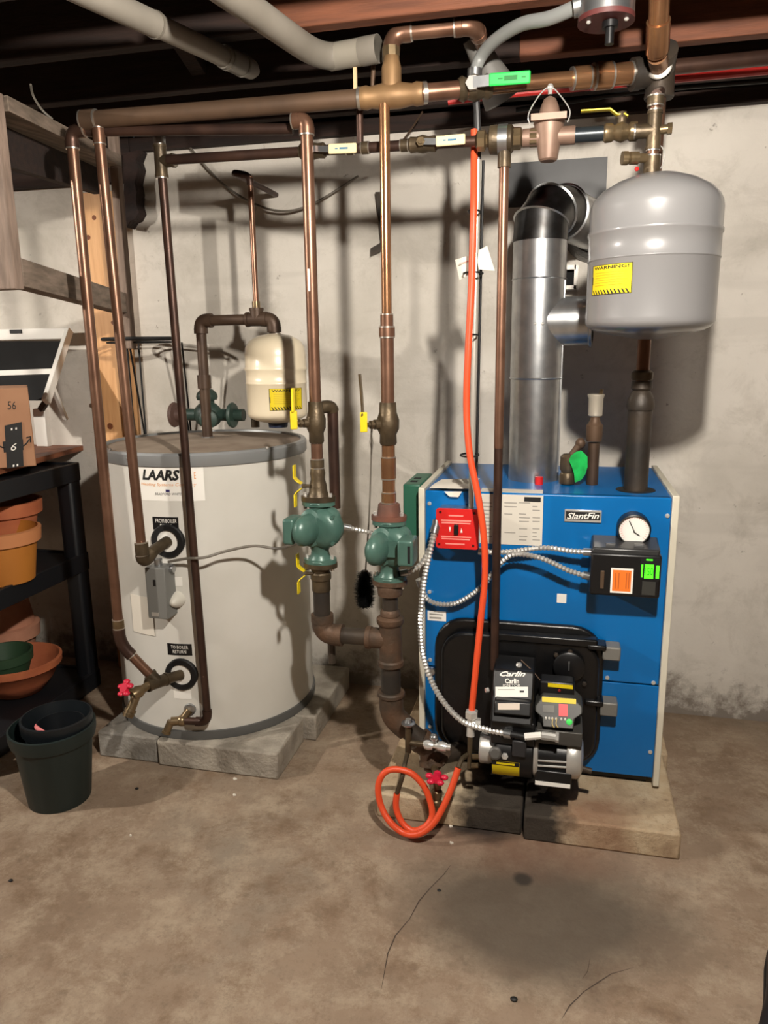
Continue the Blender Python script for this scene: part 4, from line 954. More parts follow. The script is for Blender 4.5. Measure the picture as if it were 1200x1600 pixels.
MB().box(BX1-0.017, BX1, BY0-0.012, BY1, PZ+0.012, BZ1+0.008).build('side_panel', cream, t, bevel=0.002)
for (x, y) in ((671, 787), (671, 925), (672, 1031), (672, 1135), (1043, 806), (1021, 1067), (1016, 1175), (949, 1059)):
    p = at(x, y, BY0); MB().lathe([(0.0065, 0), (0.005, 0.003), (0.001, 0.004)], p, (0, -1, 0), 8).build('screw', chrome, t)
# hole and riser collar on top
MB().lathe([(0.052, 0), (0.052, 0.0015)], (xR, YR, BZ1), (0, 0, 1), 28).build('top_opening', dark, t)
rdw = at(842, 750, 2.15); MB().cyl(atz(842, 757, BZ1), atz(842, 757, BZ1)+V((0, 0, 0.022)), 0.0115, n=12).build('red_plug', red, t)
# door
def rrect(x0, x1, z0, z1, r, Y, k=6):
    pts = []
    for cx, cz, a0 in ((x1-r, z1-r, 0), (x0+r, z1-r, 90), (x0+r, z0+r, 180), (x1-r, z0+r, 270)):
        for i in range(k+1):
            a = math.radians(a0+90*i/k); pts.append(V((cx+r*math.cos(a), Y, cz+r*math.sin(a))))
    return pts
dx0, dx1 = bxx(681, 1050), bxx(942, 1050); dz1 = bz(800, 969); dz0 = bz(800, 1180)
door = MB().prism(rrect(dx0, dx1, dz0, dz1, 0.085, BY0-0.018), (0, 0.02, 0)).build('burner_door', black_iron_cast, t, bevel=0.006)
MB().prism(rrect(dx0+0.022, dx1-0.012, dz0+0.02, dz1-0.03, 0.07, BY0-0.044), (0, 0.03, 0)).build('raised_face', black_iron_cast, door, bevel=0.009, seg=3)
MB().box(dx0+0.17, dx1-0.02, BY0-0.052, BY0-0.018, dz1-0.045, dz1-0.022).build('rib', black_iron_cast, door, bevel=0.005)
pc = at(889, 1040, BY0-0.05)
MB().lathe([(0.042, 0), (0.042, 0.012), (0.036, 0.016)], pc, (0, -1, 0), 24).build('sight_port', black, door)
pbox(MB(), 888, 1034, 890, 1048, BY0-0.068, 0.003).build('port_slot', steel, door)
for (x, y) in ((869, 1023), (891, 1018), (913, 1068)):
    p = at(x, y, BY0-0.05); MB().lathe([(0.007, 0), (0.006, 0.006), (0.001, 0.007)], p, (0, -1, 0), 6).build('bolt', iron, door)
for (x, y) in ((958, 1021), (953, 1108)):
    m_ = MB(); pbox(m_, x-16, y-9, x+12, y+12, BY0-0.05, 0.05); m_.build('hinge_lug', mat('lug_grey', (120, 118, 112), 0.5, 0.2) if y == 1021 or y == 1108 else iron, door, bevel=0.004)
    m_ = MB(); pbox(m_, x-40, y-12, x-10, y-4, BY0-0.055, 0.05); m_.build('hinge_arm', black_iron_cast, door, bevel=0.004)
p = at(674, 1048, BY0-0.004); MB().lathe([(0.013, 0), (0.012, 0.01), (0.004, 0.012)], p, (0, -1, 0), 14).build('knockout_plug', steel, t)
# stickers and badge
m_ = MB(); pbox(m_, 750, 773, 848, 851, BY0-0.0012, 0.001); pl = m_.build('rating_plate', mat('plate_paper', (206, 200, 188), 0.5), t)
c0, c1 = atz(752, 772, BZ1+0.0012), atz(848, 772, BZ1+0.0012)
MB().box(bxx(750, 772), bxx(848, 772), BY0+0.004, BY0+0.055, BZ1+0.0004, BZ1+0.0014).build('plate_fold', mat('plate_paper_top', (206, 200, 188), 0.5), pl)
m_ = MB()
random.seed(5)
for i in range(11):
    y = 785+i*5.8; x0 = 787 if i > 1 else 790
    for s_ in ((754, 770), (788, 808), (811, 829), (832, 844)):
        if random.random() < 0.25: continue
        w_ = (s_[1]-s_[0])*random.uniform(0.55, 1); pbox(m_, s_[0], y, s_[0]+w_, y+1.5, BY0-0.0018, 0.0005)
m_.build('print_lines', greyink, pl)
m_ = MB(); pbox(m_, 819, 777, 845, 784, BY0-0.002, 0.0006); m_.build('header_mark', ink, pl)
m_ = MB(); pbox(m_, 882, 797, 940, 816, BY0-0.005, 0.005); bd = m_.build('badge', chrome, t, bevel=0.001)
m_ = MB(); pbox(m_, 884, 800, 938, 812, BY0-0.0062, 0.002); m_.build('badge_field', ink, bd)
a_, b_ = at(886, 806, BY0-0.007), at(936, 806, BY0-0.007)
text(bd, 'SlantFin', (a_+b_)/2, (b_-a_), V((0, 0, rp(20, BY0)*1.0)), white, bold=0.02, shear=0.3)
m_ = MB(); pbox(m_, 870, 928, 885, 942, BY0-0.0012, 0.001); m_.build('small_sticker', white, t)
m_ = MB(); pbox(m_, 668, 955, 697, 970, BY0-0.0012, 0.001); ns = m_.build('side_sticker', white, t)
m_ = MB(); pbox(m_, 671, 959, 692, 961, BY0-0.0018, 0.0005); pbox(m_, 671, 964, 690, 967, BY0-0.0018, 0.0005); m_.build('print_lines', greyink, ns)
# loose papers on the top front edge
t = thing('paper_sheet', 'creased white papers lying over the top left edge of the boiler', 'paper', atz(700, 765, BZ1+.004))
zz = BZ1+0.010
pp = [atz(666, 768, zz), atz(731, 766, zz), atz(738, 757, zz), atz(750, 748, zz), atz(690, 750, zz), atz(678, 757, zz)]
MB().prism([V((p.x, max(p.y, BY0-0.012), zz)) for p in pp], (0, 0, 0.0016)).build('sheet', paper, t)
pf = [at(694, 768, BY0-0.013), at(722, 768, BY0-0.013), at(716, 777, BY0-0.013), at(702, 776, BY0-0.013)]
MB().prism(pf, (0, 0.0012, 0)).build('folded_corner', paper, t)
# temperature/pressure gauge
t = thing('gauge', 'round white pressure gauge in black case on the boiler front', 'gauge', at(990, 845, BY0))
gc = at(989, 823, BY0)
gR = rp(48, BY0)
MB().lathe([(gR, -0.001), (gR*1.02, 0.03), (gR*0.98, 0.042), (gR*0.9, 0.044), (gR*0.88, 0.036)], gc, (0, -1, 0), 36, cap=False).build('case', black, t)
fy = gc.y-0.036
MB().lathe([(gR*0.9, 0), (gR*0.9, 0.001)], V((gc.x, fy, gc.z)), (0, -1, 0), 36).build('dial', white, t)
MB().obox((gc.x-0.006, fy-0.003, gc.z+0.010), (-0.007, 0, 0.014), (0, 0.0005, 0), (0.0009, 0, 0.0005)).build('needle', ink, t)
MB().obox((gc.x+0.006, fy-0.003, gc.z-0.009), (0.008, 0, -0.005), (0, 0.0005, 0), (0.0006, 0, 0.001)).build('needle', ink, t)
m_ = MB()
for k in range(25):
    a = math.radians(-40+k*260/24); r_ = gR*0.76
    m_.obox((gc.x+r_*math.cos(a), fy-0.0014, gc.z+r_*math.sin(a)), (0.0025*math.cos(a), 0, 0.0025*math.sin(a)), (0, 0.0003, 0), (-0.0004*math.sin(a), 0, 0.0004*math.cos(a)))
m_.build('scale_marks', redw, t)
MB().box(gc.x-gR*0.9, gc.x+gR*0.9, gc.y-0.03, gc.y, gc.z-gR*1.25, gc.z-gR*0.5).build('bracket', black, t, bevel=0.003)
# digital aquastat
t = aq = thing('boiler_control', 'black boiler control box with green digital display and orange label', 'control box', at(978, 935, BY0))
AF = 1.935
m_ = MB(); pbox(m_, 922, 866, 1033, 933, AF, 0.085); m_.build('case', black, t, bevel=0.006)
lx, rx = at(922, 866, AF).x, at(1033, 866, AF).x; zt = at(978, 866, AF).z
MB().prism([V((lx+0.002, AF+0.004, zt-0.006)), V((lx+0.006, AF+0.006, zt+0.012)), V((lx+0.006, BY0-0.003, zt+0.026)), V((lx+0.002, BY0-0.003, zt-0.006))], V((rx-lx-0.006, 0, 0))).build('lid', mat('charcoal_lid', (44, 44, 44), 0.35), t, bevel=0.004)
for x in (954, 999):
    p = at(x, 857, AF+0.02); MB().box(p.x-0.012, p.x+0.012, AF+0.02, AF+0.036, zt+0.008, zt+0.021).build('lid_clip', mat('clip_grey', (80, 80, 80), 0.4), t, bevel=0.002)
m_ = MB(); pbox(m_, 954, 888, 989, 927, AF-0.001, 0.001); o = m_.build('label_border', white, t)
m_ = MB(); pbox(m_, 957, 891, 986, 924, AF-0.0016, 0.001); o2 = m_.build('orange_label', orange_lbl, o)
m_ = MB(); 
for x in (961, 966, 978, 982): pbox(m_, x, 895, x+1.2, 920, AF-0.0022, 0.0008)
m_.build('print_lines', mat('rust_ink', (176, 80, 30), 0.6), o)
m_ = MB(); pbox(m_, 1000, 872, 1032, 906, AF-0.0008, 0.001); ds = m_.build('display', dark, t)
p = at(1014.5, 893.5, AF-0.0018); a_ = at(1007.5, 893, AF-0.0018); b_ = at(1021.5, 894, AF-0.0018)
m_ = MB(); pbox(m_, 1007, 882, 1021, 904, AF-0.0014, 0.0006); m_.build('lit_digits_field', led, ds)
text(ds, '150', at(1014, 893, AF-0.0024), (at(1020.5, 893, AF)-at(1007.5, 893, AF)), V((0, 0, rp(24, AF))), mat('digit_dark', (20, 120, 10), 0.5), name='digits')
m_ = MB(); pbox(m_, 1002, 882, 1004.5, 902, AF-0.0014, 0.0006); pbox(m_, 1025, 884, 1030, 904, AF-0.0014, 0.0006); pbox(m_, 1010, 874, 1020, 876, AF-0.0014, 0.0006); m_.build('lit_bars', led, ds)
m_ = MB(); pbox(m_, 1003, 909, 1024, 930, AF-0.0012, 0.0012); m_.build('grey_panel', mat('panel_grey', (50, 50, 46), 0.5), t)
m_ = MB(); pbox(m_, 938, 892, 944, 920, AF-0.003, 0.004); m_.build('screw_slot', mat('slot_brown', (96, 78, 62), 0.4, 0.4), t, bevel=0.001)
# red emergency switch
t = sw = thing('switch_box', 'red burner switch plate on a grey box at the boiler front', 'switch', at(714, 860, BY0))
SF = 1.965
m_ = MB(); pbox(m_, 684, 796, 746, 858, SF+0.004, BY0-SF-0.005); m_.build('box', steel, t, bevel=0.003)
pr_ = [at(681, 794, SF), at(746, 797, SF), at(748, 859, SF), at(682, 855, SF)]
lx, rx, zt, zb = at(681, 826, SF).x, at(748, 826, SF).x, at(714, 795, SF).z, at(714, 858, SF).z
pt = MB().prism(rrect(lx, rx, zb, zt, 0.008, SF), (0, 0.004, 0)).build('cover_plate', red, t, bevel=0.001)
m_ = MB(); pbox(m_, 709, 820, 716, 836, SF-0.006, 0.006); m_.build('toggle', black, pt, bevel=0.0015)
for (x, y) in ((688, 800), (741, 802), (686, 850), (739, 853)): MB().lathe([(0.004, 0), (0.003, 0.002)], at(x, y, SF), (0, -1, 0), 8).build('screw', mat('screw_dark', (70, 16, 14), 0.4), pt)
m_ = MB()
for (x0, y0, x1, y1) in ((701, 805, 724, 807), (689, 812.5, 736, 815), (690, 816.5, 735, 818.5), (689, 838, 736, 840), (690, 841.5, 734, 843.5), (696, 849, 726, 851)): pbox(m_, x0, y0, x1, y1, SF-0.0006, 0.0006)
m_.build('printed_lines', redw, pt)
for (x, y, s_) in ((703, 827, 1), (721, 829, -1)):
    p = at(x, y, SF-0.0006); MB().prism([p+V((-0.003, 0, s_*0.006)), p+V((0.003, 0, s_*0.006)), p+V((0.0, 0, -s_*0.008))], (0, 0.0006, 0)).build('printed_arrow', white, pt)
# green relay box on the left side of the boiler
t = thing('relay_box', 'dark green relay box on the left side of the blue boiler', 'relay box', at(645, 832, 2.07))
lx = at(630, 800, 2.06).x
MB().box(lx, BX0-0.002, 2.06, 2.26, at(640, 838, 2.06).z, at(640, 757, 2.06).z).build('cover', box_green, t, bevel=0.004)
zt = at(640, 757, 2.06).z
for k in range(2): MB().box(lx+0.012, BX0-0.02, 2.10+k*0.05, 2.125+k*0.05, zt-0.0002, zt+0.0006).build('vent_slot', dark, t)
# relief valve, air vent on boiler top
t = thing('relief_valve', 'brass relief valve with fluttering green tag on the boiler top', 'valve', atz(886, 757, BZ1))
p = atz(886, 757, BZ1)
MB().lathe([(0.016, 0), (0.022, 0.004), (0.022, 0.03), (0.018, 0.036), (0.023, 0.046), (0.022, 0.08), (0.014, 0.088)], p, (0, 0, 1), 14).build('valve_body', bronze, t)
MB().cyl(p+V((0.01, 0, 0.085)), p+V((0.03, 0.0, 0.115)), 0.010).ell(p+V((0.032, 0, 0.118)), 0.014, 0.012, 0.016, 12, 8).build('spring_cap', copper_dull, t)
pts = [(892, 712), (900, 706), (908, 704), (913, 708), (918, 714), (918, 730), (914, 742), (908, 750), (898, 754), (897, 740), (893, 728), (889, 720)]
tg = MB().prism([at(x, y, p.y-0.032+0.0006*(x-890)) for x, y in pts], (0, 0.0016, 0)).build('green_tag', green_tag, t)
t = thing('air_vent', 'silver automatic air vent on a brown nipple atop the boiler', 'air vent', atz(925, 757, BZ1))
p = atz(925, 757, BZ1); zv = lambda y: at(927, y, p.y).z
MB().cyl(p, (p.x, p.y, zv(692)), rp(17, p.y)).build('nipple', rust2, t)
MB().lathe([(rp(22, p.y), 0), (rp(24, p.y), zv(680)-zv(689)), (rp(24, p.y), zv(664)-zv(689)), (rp(20, p.y), zv(662)-zv(689)), (rp(14, p.y), zv(656)-zv(689)), (rp(14, p.y), zv(650)-zv(689))], (p.x, p.y, zv(689)), (0, 0, 1), 12).build('reducer', copper_dull, t)
MB().lathe([(rp(16, p.y), 0), (rp(20, p.y), 0.004), (rp(21, p.y), zv(622)-zv(651)), (rp(24, p.y), zv(619)-zv(651)), (rp(24, p.y), zv(616)-zv(651)), (0.004, zv(615)-zv(651))], (p.x, p.y, zv(651)), (0, 0, 1), 20).build('vent_body', mat('satin_nickel', (196, 188, 172), 0.45, 0.5), t)
MB().cyl((p.x+0.012, p.y, zv(618)), (p.x+0.014, p.y, zv(608)), 0.005, n=8).build('vent_cap', brass, t)

# ================================================================ flue
fb = atz(833, 748, BZ1); fx, fyy = fb.x, fb.y; FR = rp(77, fyy)*0.97
fz = lambda y: at(838, y, fyy).z
t = flue = thing('flue_pipe', 'galvanised flue pipe rising from the boiler and elbowing into the wall', 'flue pipe', (fx, fyy, BZ1))
MB().cyl((fx, fyy, BZ1-0.02), (fx, fyy, fz(590)), FR, n=40, cap=False).build('lower_section', steel, t)
MB().lathe([(FR+0.001, 0), (FR+0.004, 0.003), (FR+0.001, 0.006)], (fx, fyy, fz(592)), (0, 0, 1), 40, cap=False).build('seam_bead', steel, t)
MB().cyl((fx, fyy, fz(592)), (fx, fyy, fz(378)), FR+0.0015, n=40, cap=False).build('tee_section', steel, t)
MB().lathe([(FR+0.0015, 0), (FR+0.004, 0.002), (FR+0.0015, 0.004)], (fx, fyy, fz(438)), (0, 0, 1), 40, cap=False).build('seam_bead', steel, t)
for (x, y) in ((804, 585), (803, 719), (802, 733)): MB().ell(at(x, y, fyy-FR*0.45), 0.004, 0.004, 0.004, 8, 6).build('rivet', chrome, t)
MB().box(fx+FR*0.93, fx+FR*1.0, fyy-FR*0.34, fyy-FR*0.28, fz(735), fz(440)).build('lock_seam', steel, t)
# adjustable elbow of three gores turning towards the wall
zc = fz(335); base = fz(378)
smoky = mat('elbow_steel', (92, 92, 92), 0.32, 0.95, (64, 62, 60), 20)
Rb = 0.10; ring_pts = []
for k in range(4):
    a = math.radians(90*k/3*1.0); ring_pts.append((V((fx, fyy+Rb*(1-math.cos(a)), base+0.02+(Rb+0.045)*math.sin(a))), V((0, math.sin(a), math.cos(a)))))
prevp = V((fx, fyy, base)); 
def gore(p0, n0, p1, n1, R0, R1, mt, nm):
    m_ = MB(); vs = []; fs = []; N = 40
    for (p, nn, R) in ((p0, n0, R0), (p1, n1, R1)):
        ax = HX; bx_ = nn.cross(ax)
        for i in range(N):
            th = 2*math.pi*i/N; vs.append(p+(ax*math.cos(th)+bx_*math.sin(th))*R)
    for i in range(N): fs.append((i, (i+1) % N, N+(i+1) % N, N+i))
    return m_.add(vs, fs).build(nm, mt, t)
secs = [(prevp, V((0, 0, 1)))]+ring_pts[0:]
DH = V((0.42, 0.907, 0)); HX = V((DH.y, -DH.x, 0)); F0 = V((fx, fyy, base)); UZ = V((0, 0, 1))
gs = [(F0, UZ), (F0+DH*0.004+UZ*0.052, (DH*0.42+UZ*0.9).normalized()), (F0+DH*0.06+UZ*0.088, (DH*0.88+UZ*0.45).normalized()), (F0+DH*0.14+UZ*0.095, DH)]
WEND = gs[3][0]+DH*((YW-0.04-gs[3][0].y)/DH.y)+V((0, 0, -0.02))
for i in range(3):
    gore(gs[i][0], gs[i][1], gs[i+1][0], gs[i+1][1], FR+0.003-0.001*i, FR+0.002-0.001*i, smoky, 'elbow_gore')
    if i < 3:
        p_, n_ = gs[i+1] if i < 2 else gs[3]
        MB().lathe([(FR+0.001, -0.003), (FR+0.006, 0), (FR+0.001, 0.003)], p_, n_, 40, cap=False).build('elbow_bead', steel, t)
MB().cyl(gs[3][0], WEND, FR-0.001, n=40, cap=False).build('wall_section', steel, t)
# draught regulator branch
bc = V((fx, fyy, fz(503))); mo = V((fx+FR+0.075, fyy-0.012, bc.z)); bd_ = (mo-bc).normalized()
BR = FR*0.92
MB().cyl(bc, mo, BR, n=36, cap=False).build('branch', steel, t)
MB().lathe([(BR+0.001, -0.006), (BR+0.006, -0.003), (BR+0.006, 0.003), (BR-0.004, 0.004)], mo, bd_, 36, cap=False).build('branch_rim', steel, t)
MB().lathe([(BR-0.003, 0), (BR-0.003, 0.002)], mo-bd_*0.02, bd_, 36).build('damper_plate', dark, t)
for (x, y) in ((836, 506), (848, 506)): MB().ell(at(x, y, fyy-FR*1.0), 0.0045, 0.004, 0.0045, 8, 6).build('rivet', chrome, t)
# wall sheet and collar behind
p0, p1 = at(788, 300, YW-0.006), at(947, 300, YW-0.006)
tag(MB().box(p0.x, p1.x, YW-0.006, YW-0.002, at(850, 322, YW).z, at(850, 252, YW).z).build('wall_plate', sheet_dark), 'dark sheet metal plate on the wall behind the flue elbow', 'metal plate')
t = thing('flue_collar', 'crumpled grey flue collar where the pipe enters the wall', 'collar', (WEND.x, YW-0.05, WEND.z-FR))
MB().lathe([(FR*1.34, 0), (FR*1.28, -0.03), (FR*1.16, -0.055), (FR*1.06, -0.075)], (WEND.x-0.01, YW-0.006, WEND.z), (0, 1, 0), 40, cap=False).build('collar', mat('collar_grey', (128, 128, 128), 0.4, 0.7, (96, 96, 96), 18, 0.3), t)

t = thing('wall_bracket', 'small pale metal bracket with dark opening between flue and expansion tank', 'bracket', at(890, 450, 2.60))
for (x0, y0, x1, y1) in ((880, 414, 900, 421), (897, 414, 903, 452), (878, 446, 900, 452)):
    m_ = MB(); pbox(m_, x0, y0, x1, y1, 2.60, 0.056); m_.build('bracket_leg', mat('pale_metal', (190, 186, 178), 0.5, 0.3), t)
m_ = MB(); pbox(m_, 880, 420, 898, 447, 2.63, 0.026); m_.build('opening', dark, t)

# ================================================================ oil burner
YBn = 1.80
t = bn = thing('oil_burner', 'black oil burner with chrome motor mounted on the boiler door', 'burner', at(825, 1240, YBn+0.05))
bp = lambda x, y, Y=YBn: at(x, y, Y)
ctr = bp(800, 1195); ax = V((1, 0, 0))
zc_ = ctr.z; hr = rp(92, YBn)
xl, xr = bp(772, 1195).x, bp(834, 1195).x
YC_ = YBn+0.085
MB().cyl((xl, YC_, zc_), (xr, YC_, zc_), hr, n=36).build('fan_housing', black, t, bevel=0.006)
m_ = MB(); pbox(m_, 766, 1128, 836, 1166, YBn+0.02, 0.13); m_.build('housing_top', black, t, bevel=0.006)
MB().cyl((xl+0.05, YC_+0.02, zc_+0.03), (xl+0.05, BY0-0.03, zc_+0.05), 0.055, n=24).build('air_tube', black, t)
MB().lathe([(0.075, 0), (0.075, 0.012)], (xl+0.05, BY0-0.056, zc_+0.05), (0, 1, 0), 24).build('mounting_flange', black_iron_cast, t)
m_ = MB(); pbox(m_, 800, 1158, 822, 1184, YBn+0.002, 0.05); m_.build('housing_boss', mat('dark_grey_cast', (40, 40, 42), 0.45), t, bevel=0.004)
# yellow label on the housing: wraps on its curve
hcx = (xl+xr)/2
def hpatch(x0, x1, y0, y1, nm, mt, par, dr=0.0):
    vs = []; fs = []; R = hr+0.001+dr; N = 8
    def zy(y):
        z = bp((x0+x1)/2, y, YC_-hr*0.93).z; s_ = max(-1, min(1, (z-zc_)/R)); return math.asin(s_)
    a0, a1 = zy(y1), zy(y0); xa, xb = bp(x0, (y0+y1)/2).x, bp(x1, (y0+y1)/2).x
    for i in range(N+1):
        a = a0+(a1-a0)*i/N
        for r_ in (R, R+0.0008):
            for x in (xa, xb): vs.append((x, YC_-r_*math.cos(a), zc_+r_*math.sin(a)))
    for i in range(N):
        o = i*4; p = o+4; fs += [(o+2, o+3, p+3, p+2), (o, p, p+1, o+1), (o, o+2, p+2, p), (o+1, p+1, p+3, o+3)]
    return MB().add(vs, fs).build(nm, mt, par)
yl = hpatch(768, 811, 1188, 1215, 'yellow_label', yellow, t)
hpatch(768, 811, 1188, 1194, 'label_band', ink, yl, 0.001)
hpatch(775, 804, 1189.5, 1192.5, 'label_heading', yellow, yl, 0.0018)
hpatch(764, 785, 1217, 1236, 'foil_sticker', alu, t)
# knob with slots
p = bp(774, 1176, YC_-hr*0.95); MB().lathe([(0.017, 0), (0.017, 0.010), (0.012, 0.014)], p, V((0, -1, 0.3)), 10).build('air_knob', mat('knob_grey', (96, 94, 90), 0.45, 0.4), t)
p = bp(789, 1181, YC_-hr*0.97); MB().lathe([(0.009, 0), (0.009, 0.006), (0.002, 0.008)], p, V((0, -1, 0.3)), 6).build('bolt', chrome, t)
# oil pump on the left end
xp0, xp1 = bp(746, 1190).x, bp(764, 1190).x
MB().lathe([(0.038, 0), (0.041, 0.004), (0.041, xp1-xp0-0.004), (0.036, xp1-xp0+0.01)], (xp0, YC_-0.02, zc_+0.004), (1, 0, 0), 20).build('fuel_pump', alu, t)
MB().cyl((xp1, YC_-0.02, zc_), (xl, YC_-0.02, zc_), 0.032).build('pump_neck', black, t)
for q in ((738, 1182), (737, 1196)): MB().cyl(bp(*q, YC_-0.05), bp(q[0]+10, q[1], YC_-0.05), 0.007, n=8).build('fitting', brass, t)
# motor
xm0, xm1 = bp(834, 1195).x, bp(908, 1195).x; mr = rp(80, YBn)
zm = zc_+0.004
MB().cyl((xm0, YC_-0.01, zm), (xm1, YC_-0.01, zm), mr*0.86, n=32).build('motor_core', black, t)
MB().lathe([(mr*1.02, 0), (mr*1.04, 0.004), (mr*1.0, 0.010), (mr*0.9, 0.012)], (xm0-0.002, YC_-0.01, zm), (1, 0, 0), 32).build('motor_flange', alu, t)
MB().lathe([(mr*0.93, 0), (mr*0.96, 0.004), (mr*0.96, 0.026), (mr*0.88, 0.036), (mr*0.6, 0.042), (0.004, 0.044)], (xm1-0.036, YC_-0.01, zm), (1, 0, 0), 32).build('end_cap', alu, t)
m_ = MB(); pbox(m_, 836, 1176, 856, 1202, YC_-mr*0.92, 0.05); m_.build('front_casting', alu, t, bevel=0.004)
m_ = MB(); pbox(m_, 884, 1178, 908, 1204, YC_-mr*0.90, 0.05); m_.build('rear_casting', alu, t, bevel=0.004)
for y in (1188, 1196):
    a_, b_ = bp(838, y, YC_-mr*1.02), bp(900, y+4, YC_-mr*1.02); MB().cyl(a_, b_, 0.0028, n=8).build('tie_rod', chrome, t)
m_ = MB(); pbox(m_, 836, 1206, 893, 1231, YC_-mr*1.06, 0.04); cv = m_.build('capacitor_cover', black, t, bevel=0.004)
m_ = MB(); pbox(m_, 836, 1223, 891, 1229, YC_-mr*1.075, 0.002); m_.build('cover_strip', white, cv)
MB().cyl(bp(908, 1200, YC_), bp(924, 1205, YC_), 0.008).build('shaft_end', iron, t)
# junction box
m_ = MB(); pbox(m_, 838, 1143, 910, 1165, YBn+0.02, 0.10); jb = m_.build('junction_box', mat('jbox_grey', (74, 72, 68), 0.5, 0.3), t, bevel=0.003)
# ignitor: sloping black case with lettering
def sloped(x0, x1, yt, yb, Yt, Yb, depth, nm, mt, par, bev=0.006):
    """case whose front face leans from (Yb, bottom) back to (Yt, top)"""
    a, b = at((x0+x1)/2, yb, Yb), at((x0+x1)/2, yt, Yt)
    xa, xb = at(x0, (yt+yb)/2, (Yt+Yb)/2).x, at(x1, (yt+yb)/2, (Yt+Yb)/2).x
    poly = [V((xa, Yb, a.z)), V((xa, Yt, b.z)), V((xa, Yt+depth, b.z)), V((xa, Yb+depth+(Yt-Yb), a.z))]
    o = MB().prism(poly, (xb-xa, 0, 0)).build(nm, mt, par, bevel=bev)
    n_ = V((0, -(b.z-a.z), (b.y-a.y))).normalized(); n_ = V((0, -abs(n_.y), abs(n_.z)))
    def P(x, y, lift=0.001):      # point on the leaning face
        d = ray(x, y); nrm = n_; k = (V((0, Yb, a.z))-CAM).dot(nrm)/d.dot(nrm); return CAM+d*k+nrm*lift
    return o, P
ig, P = sloped(768, 834, 1047, 1133, YBn+0.075, YBn+0.005, 0.10, 'ignitor', black, t)
def quad(P, x0, y0, x1, y1, mt, nm, par, lift=0.001, sk=0.0):
    q = [P(x0, y0, lift), P(x1, y0+sk*(x1-x0), lift), P(x1, y1+sk*(x1-x0), lift), P(x0, y1, lift)]
    return MB().add(q+[], [(3, 2, 1, 0)]).build(nm, mt, par, flat=True)
SK = 0.09
def ptext(P, s, x0, y0, x1, y1, mt, par, **k):
    c = P((x0+x1)/2, (y0+y1)/2+SK*(x1-x0)*0.0, 0.0018); u = P(x1, (y0+y1)/2, 0.0018)-P(x0, (y0+y1)/2, 0.0018); v = P((x0+x1)/2, y0, 0.0018)-P((x0+x1)/2, y1, 0.0018)
    return text(par, s, c, u, v, mt, **k)
ptext(P, 'Carlin', 781, 1049, 821, 1057, white, ig, bold=0.03, shear=0.4)
ptext(P, 'Carlin', 789, 1060, 811, 1068, white, ig, bold=0.03)
ptext(P, 'IGNITOR', 786, 1069, 813, 1073, white, ig)
wl = quad(P, 774, 1073, 825, 1089, white, 'white_label', ig, sk=0.0)
quad(P, 812, 1079, 819, 1082, ink, 'print_mark', ig, 0.0016)
quad(P, 778, 1077, 804, 1078, greyink, 'print_mark', ig, 0.0016)
rg = sloped(772, 830, 1096, 1118, YBn+0.018, YBn+0.002, 0.03, 'ridge', mat('ridge_black', (28, 28, 28), 0.35), ig, 0.004)
quad(rg[1], 778, 1099, 812, 1109, mat('pale_label', (214, 200, 184), 0.5), 'small_label', ig, 0.0012)
MB().lathe([(0.008, 0), (0.008, 0.008), (0.003, 0.012)], at(811, 1041, YBn+0.10), V((0, -0.5, 0.8)), 10).build('acorn_nut', chrome, t)
p = at(763, 1078, YBn+0.04); MB().lathe([(0.007, 0), (0.006, 0.008)], p, (-1, -0.6, 0), 8).build('bolt', chrome, t)
MB().tube([at(814, 1031, YBn+0.10), at(834, 1050, YBn+0.09), at(848, 1068, YBn+0.08)], 0.0015, 6).build('sensor_wire', copper_dull, t)
# primary control: octagonal face
pcx = [(848, 1086), (896, 1091), (910, 1104), (910, 1116), (898, 1124), (896, 1140), (848, 1136), (847, 1122), (836, 1112), (836, 1103)]
Yp = YBn+0.012
pm = mat('control_grey', (62, 62, 58), 0.45)
pc_ = MB().prism([at(x, y, Yp+0.0009*(1140-y)) for x, y in pcx], (0, 0.06, 0)).build('primary_control', pm, t, bevel=0.003)
m_ = MB(); pbox(m_, 842, 1066, 898, 1092, YBn+0.075, 0.05); m_.build('control_base', black, t, bevel=0.006)
def PC(x, y, lift=0.001):
    q = at(x, y, Yp+0.0009*(1140-y)); return q+V((0, -lift, 0))
quad(PC, 847, 1088, 900, 1096, yellow, 'yellow_strip', pc_, 0.002, 0.07)
quad(PC, 873, 1099, 887, 1118, mat('red_button', (232, 70, 76), 0.45), 'reset_button', pc_, 0.003, 0.05)
quad(PC, 848, 1101, 866, 1112, mat('control_print', (104, 102, 96), 0.5), 'printed_field', pc_, 0.002, 0.05)
MB().ell(PC(889.5, 1127, 0.004), 0.008, 0.004, 0.009, 10, 6).build('green_lamp', mat('green_lamp', (70, 200, 90), 0.4, emit=0.6), pc_)
m_ = MB()
for x in (853, 858, 863, 869, 877, 883): m_.ell(PC(x, 1121+0.06*(x-850), 0.003), 0.0028, 0.0025, 0.004, 8, 5)
m_.build('terminal_screws', white, pc_)
m_ = MB(); 
for x in (865, 871): m_.tube(spline([PC(x-1, 1121, 0.004), PC(x-2, 1128, 0.012), PC(x+1, 1135, 0.006)]), 0.0012, 6)
m_.build('jumper_wires', mat('wire_cream', (214, 190, 120), 0.5), pc_)
qq = lambda x, y, l=0.001: at(x, y, YBn+0.074-l)
quad(qq, 856, 1067, 895, 1073, yellow, 'yellow_tag', t, 0.001, 0.1)
MB().ell(at(874, 1079, YBn+0.07), 0.004, 0.004, 0.004, 8, 5).build('red_lamp', mat('lamp_red', (130, 30, 34), 0.4), t)

